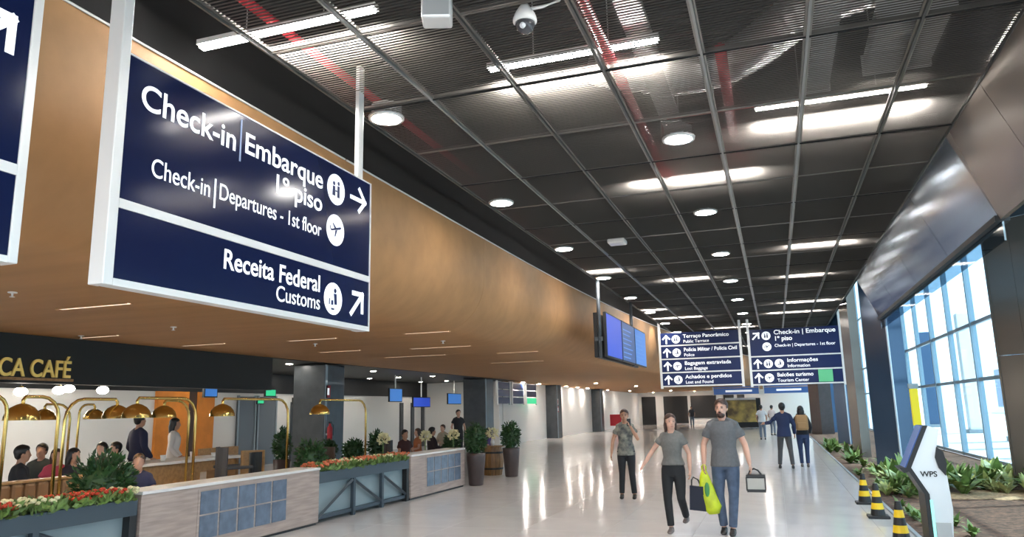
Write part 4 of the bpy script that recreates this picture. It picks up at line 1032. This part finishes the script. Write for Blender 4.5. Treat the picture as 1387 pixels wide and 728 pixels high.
# man in grey tee
p = at(989, 724, Z=0); MLc = (p.x, p.y, 0)
person('person', 'walking bearded man in a grey t-shirt and blue jeans carrying bags', MLc, -.02, 1.80,
    {-1: ((-.265, .03, 1.14), (-.27, -.04, .89)), 1: ((.27, .03, 1.14), (.315, -.04, .90))},
    {-1: ((-.10, -.02, .49), (-.07, .02, .085)), 1: ((.09, -.09, .49), (.05, -.10, .085))},
    fabric('tee_slate', (.12, .12, .125), noise=.15, nscale=30), fabric('jeans', (.075, .105, .165), noise=.35, nscale=9), 'hairb', 'short', 'skin', shoe='sole', head_turn=-.15, beard=True, sleeve=.58, longshirt=.86)
# woman with phone
p = at(851, 676, Z=0); W3 = (p.x, p.y, 0)
camo = mat('patterned_top', (.26, .25, .20), .85, noise=1, nscale=9, col2=(.05, .055, .06))
person('person', 'standing woman in a patterned olive top and black leggings holding a phone', W3, .12, 1.68,
    {-1: ((-.255, .03, 1.13), (-.29, .0, .88)), 1: ((.25, -.05, 1.15), (.12, -.24, 1.42))},
    {-1: ((-.095, -.01, .49), (-.12, .02, .085)), 1: ((.10, -.01, .49), (.13, -.01, .085))}, camo, fabric('leggings', (.012, .012, .015)), 'hairb', 'short', 'skin2', female=True, shoe='sole', sleeve=.5, longshirt=.84)
sc3 = 1.68/1.745
c_, s_ = math.cos(.12), math.sin(.12); lx, ly, lz = .10*sc3, -.285*sc3, 1.49*sc3
t = thing('phone', 'small phone held up at the face of the woman in the olive top', 'phone', (W3[0]+lx*c_-ly*s_, W3[1]+lx*s_+ly*c_, lz), .12)
obj('case', rbox((-.036, -.005, -.07), (.036, .005, .07), .004), M['black'], t); obj('screen', bx((-.032, .0051, -.064), (.032, .006, .064)), M['screend'], t)
# couple seen from behind
p = at(1066, 635, Z=0); C1 = (p.x, p.y, 0)
person('person', 'man in a navy jacket and grey trousers walking away', C1, PI, 1.76,
    {-1: ((-.27, .0, 1.15), (-.27, -.1, .90)), 1: ((.34, .02, 1.22), (.47, -.05, 1.20))},
    {-1: ((-.13, -.03, .49), (-.16, .06, .085)), 1: ((.13, -.06, .49), (.17, -.02, .085))}, fabric('jacket_navy', (.016, .026, .075)), fabric('trouser_grey', (.07, .068, .07)), 'hairk', 'short', 'skin2', sleeve=2, longshirt=.84)
p = at(1091, 633, Z=0); C2 = (p.x, p.y, 0)
person('person', 'woman walking away beside the man in navy, with a tan backpack', C2, PI, 1.66,
    {-1: ((-.24, .0, 1.13), (-.2, -.12, .95)), 1: ((.24, .0, 1.13), (.22, -.12, .95))},
    {-1: ((-.09, -.02, .49), (-.08, .05, .085)), 1: ((.09, -.05, .49), (.08, -.05, .085))}, fabric('top_black', (.02, .02, .025)), fabric('jeans_navy', (.03, .05, .12)), 'hairk', 'long', 'skin', female=True, sleeve=2, longshirt=.92, shoe='shoeg')
t = thing('backpack', 'tan backpack on the woman walking away', 'backpack', (C2[0], C2[1]-.20, 1.0))
obj('pack', rbox((-.17, -.13, 0), (.17, .05, .42), .06, 3), fabric('pack_tan', (.38, .22, .10)), t, True); obj('pocket', rbox((-.12, -.15, .04), (.12, -.10, .22), .025), MATS['pack_tan'], t)
for q in (-1, 1): obj('strap', tube(B(), [(q*.1, .05, .40), (q*.11, .16, .44), (q*.11, .28, .30)], .018, 6), M['darkwood'], t)
# bags
sm_ = 1.80/1.745
def mpt(x, y, z, base=MLc, sc=sm_): return (base[0]+x*sc, base[1]+y*sc, z*sc)
yb = mat('bag_yellow', (.62, .72, .02), .45, noise=.35, nscale=6)
q = mpt(-.275, -.06, .80)
t = thing('plastic_bag', 'bright yellow plastic bag in the hand of the bearded man', 'bag', q)
b = B(); tube(b, [(0, 0, .02), (.0, 0, -.06), (.01, 0, -.18), (.05, 0, -.34), (.09, 0, -.48), (.10, 0, -.56)], [.03, .06, .09, .11, .12, .07], 14, True, [.025, .035, .05, .06, .07, .04]); obj('sack', b, yb, t, True)
obj('print', ell(B(), (.03, -.055, -.24), (.035, .012, .10), 2), mat('bag_print', (.05, .22, .06), .5), t, True)
for s in (-1, 1): obj('handle', tube(B(), [(s*.02, 0, .0), (s*.028, 0, .06), (0, 0, .09)], .012, 6), yb, t)
q = mpt(.33, -.06, .79)
t = thing('cooler_bag', 'small grey and black cooler bag in the left hand of the bearded man', 'bag', (q[0]+.05, q[1], q[2]-.25)); t.scale = (.82, .82, .92)
obj('body', rbox((-.14, -.10, 0), (.14, .10, .20), .015), mat('bag_greybeige', (.42, .40, .36), .7), t)
obj('lid', rbox((-.15, -.11, .195), (.15, .11, .245), .012), M['black'], t); obj('bottom_band', bx((-.145, -.105, -.002), (.145, .105, .04)), M['black'], t)
obj('handle', tube(B(), [(-.11, 0, .24), (-.08, 0, .30), (-.02, 0, .325), (.04, 0, .30), (.09, 0, .24)], .013, 8), M['black'], t)
for s in (-1, 1): obj('side_strap', bx((s*.145-.012, -.107, .02), (s*.145+.006, .107, .21)), M['black'], t)
sw = 1.61/1.745; q = (WL[0]+.262*sw, WL[1]-.05, .82*sw)
t = thing('handbag', 'black handbag in the left hand of the woman in grey', 'bag', (q[0]+.06, q[1], q[2]-.44))
b = B(); prism(b, [(-.10, 0), (.12, -.02), (.10, .30), (-.08, .32)], 1, -.04, .04); obj('body', b, fabric('bag_black', (.015, .017, .03)), t)
obj('handle', tube(B(), [(-.06, 0, .31), (-.055, 0, .39), (-.03, 0, .43), (.03, 0, .40), (.07, 0, .30)], .01, 6), M['black'], t)
obj('flap', bx((-.08, -.046, .2), (.10, -.041, .31)), MATS['bag_black'], t)

# people in the café (seated ones keep their legs under the tables)
SIT = {-1: ((-.11, -.43, .47), (-.11, -.42, .085)), 1: ((.11, -.43, .47), (.11, -.42, .085))}
SARM = {-1: ((-.24, -.06, 1.14), (-.14, -.30, 1.12)), 1: ((.24, -.06, 1.14), (.14, -.30, 1.12))}
ARM = {-1: ((-.25, .02, 1.14), (-.22, -.14, .95)), 1: ((.25, .02, 1.14), (.22, -.14, .95))}
def stool(x, y, rz, label, k=1):
    t = thing('stool', label, 'stool', (x, y, 0), rz); t.scale = (1, 1, k)
    obj('seat', lathe(B(), [(.19, .31), (.2, .33), (.19, .355)], 18), M['darkwood'], t)
    for q in range(4): a = PI/4+q*PI/2; obj('leg', tube(B(), [(.13*math.cos(a), .13*math.sin(a), .32), (.18*math.cos(a), .18*math.sin(a), 0)], .016, 6), M['black'], t)
CAF = [ # px, X, rz, h, sit, top colour, hair, style, skin, sleeve, label, female
 (31, -10.75, 2.6, 1.80, 1, (.018, .018, .022), 'hairk', 'short', 'skin2', 2, 'seated man in a black jacket with his back turned at far left', 0),
 (58, -12.0, .4, 1.76, 1, (.03, .035, .03), 'hairk', 'short', 'skin2', 2, 'seated guest in a dark green top behind the man in black', 0),
 (78, -11.3, .9, 1.66, 1, (.50, .06, .10), 'hairb', 'long', 'skin', .5, 'seated woman in a red pink top by the twin brass poles', 1),
 (101, -10.4, 1.7, 1.70, 1, (.02, .015, .025), 'hairk', 'long', 'skin2', 2, 'seated guest in black leaning to the right of the twin poles', 1),
 (139, -11.4, .3, 1.74, 1, (.07, .05, .05), 'hairk', 'short', 'skin', .5, 'seated guest in a brown top left of the two by the white wall', 0),
 (158, -11.6, -.4, 1.72, 1, (.12, .12, .09), 'hairk', 'short', 'skin', .5, 'seated guest in an olive top right of the two by the white wall', 0),
 (187, -11.3, 2.9, 1.80, 0, (.014, .016, .045), 'hairk', 'short', 'skin2', 2, 'standing man in a navy shirt seen from behind in the cafe', 0),
 (190, -8.6, .7, 1.62, 1, (.03, .035, .09), 'hairb', 'short', 'skin', .5, 'seated guest in dark blue between the bush and the counter', 0),
 (235, -11.6, 2.2, 1.70, 0, (.62, .58, .56), 'hairk', 'long', 'skin2', 2, 'woman with long dark hair in a white blouse at the service counter', 1),
 (548, -9.2, 1.2, 1.70, 1, (.06, .02, .02), 'hairk', 'short', 'skin2', .5, 'seated man in a maroon shirt behind the coral flowers', 0),
 (566, -10.2, -.8, 1.66, 1, (.45, .16, .07), 'hairb', 'long', 'skin', .5, 'seated woman in an orange top behind the second counter', 1),
 (585, -9.4, 2.4, 1.72, 1, (.03, .02, .025), 'hairk', 'short', 'skin2', 2, 'seated guest in black behind the second counter', 0),
 (600, -11.2, -.3, 1.70, 1, (.40, .33, .25), 'hairb', 'short', 'skin', 2, 'seated guest in beige deep behind the second counter', 0),
 (621, -11.0, .8, 1.78, 0, (.03, .028, .03), 'hairk', 'short', 'skin', .5, 'standing man in a dark tee left of the second grey column', 0),
 (662, -7.9, -1.2, 1.64, 1, (.10, .07, .22), 'hairk', 'short', 'skin', .5, 'seated guest in a purple top at the barrel table', 1),
]
pants = fabric('cafe_trousers', (.03, .03, .038))
for i, (px, X, rz, h, sit, c, hair, st, sk, slv, lb, fem) in enumerate(CAF):
    p = at(px, 600, X=X)
    person('person', lb, (X, p.y, 0), rz, h, SARM if sit else ARM, SIT if sit else ST_L, fabric('cafe_top_%d' % i, c), pants, hair, st, sk, bool(sit), 'sole', bool(fem), False, 0, False, slv, None, .92)
    if sit: stool(X, p.y, rz, 'dark stool under the seated %s' % ' '.join(lb.replace('seated ', '').split()[:10]), (h/1.74)**2)
# distant people on the right of the concourse
for i, (px, py, h, c, rz, lb) in enumerate(((1034, 596, 1.72, (.55, .57, .6), PI, 'distant person in pale clothes walking beyond the bearded man'), (1048, 590, 1.70, (.62, .55, .55), 2.6, 'distant person in a pinkish white top left of the navy jacket'), (938, 579, 1.75, (.06, .06, .07), 0, 'distant person in black by the dark opening at the far end'))):
    p = at(px, py, Z=0)
    person('person', lb, (p.x, p.y, 0), rz, h, ARM, ST_L, fabric('far_top_%d' % i, c), fabric('far_jeans', (.12, .15, .2)), 'hairk', 'short', 'skin2', False, 'sole', False, False, 0, False, .6)
# advertising wall with golden picture at the far end
a, b = at(984, 543, Y=64), at(1026, 572, Y=64)
t = thing('picture_board', 'wide golden brown picture board in a black frame at the far end', 'board', ((a.x+b.x)/2, 64, 0))
kid('picture', bx((a.x, 63.98, b.z), (b.x, 64.0, a.z)), mat('golden_picture', (.62, .42, .12), .5, noise=1, nscale=1.6, col2=(.16, .10, .05), emit=0), t)
kid('frame', bx((a.x-.1, 64.0, 0), (b.x+.35, 64.2, a.z+.15)), M['black'], t); kid('top_band', bx((a.x-.1, 63.95, a.z+.02), (b.x, 64.0, a.z+.2)), M['white'], t)
# red board behind the woman with the phone
a, b = at(826, 562, Y=60), at(842, 577, Y=60)
t = thing('red_board', 'red board on a stand behind the head of the woman in olive', 'board', ((a.x+b.x)/2, 60, 0))
kid('panel', bx((a.x, 60, b.z), (b.x, 60.05, a.z)), mat('board_red', (.65, .03, .05), .5), t); kid('stand', bx(((a.x+b.x)/2-.04, 60, 0), ((a.x+b.x)/2+.04, 60.05, b.z)), M['grey'], t)
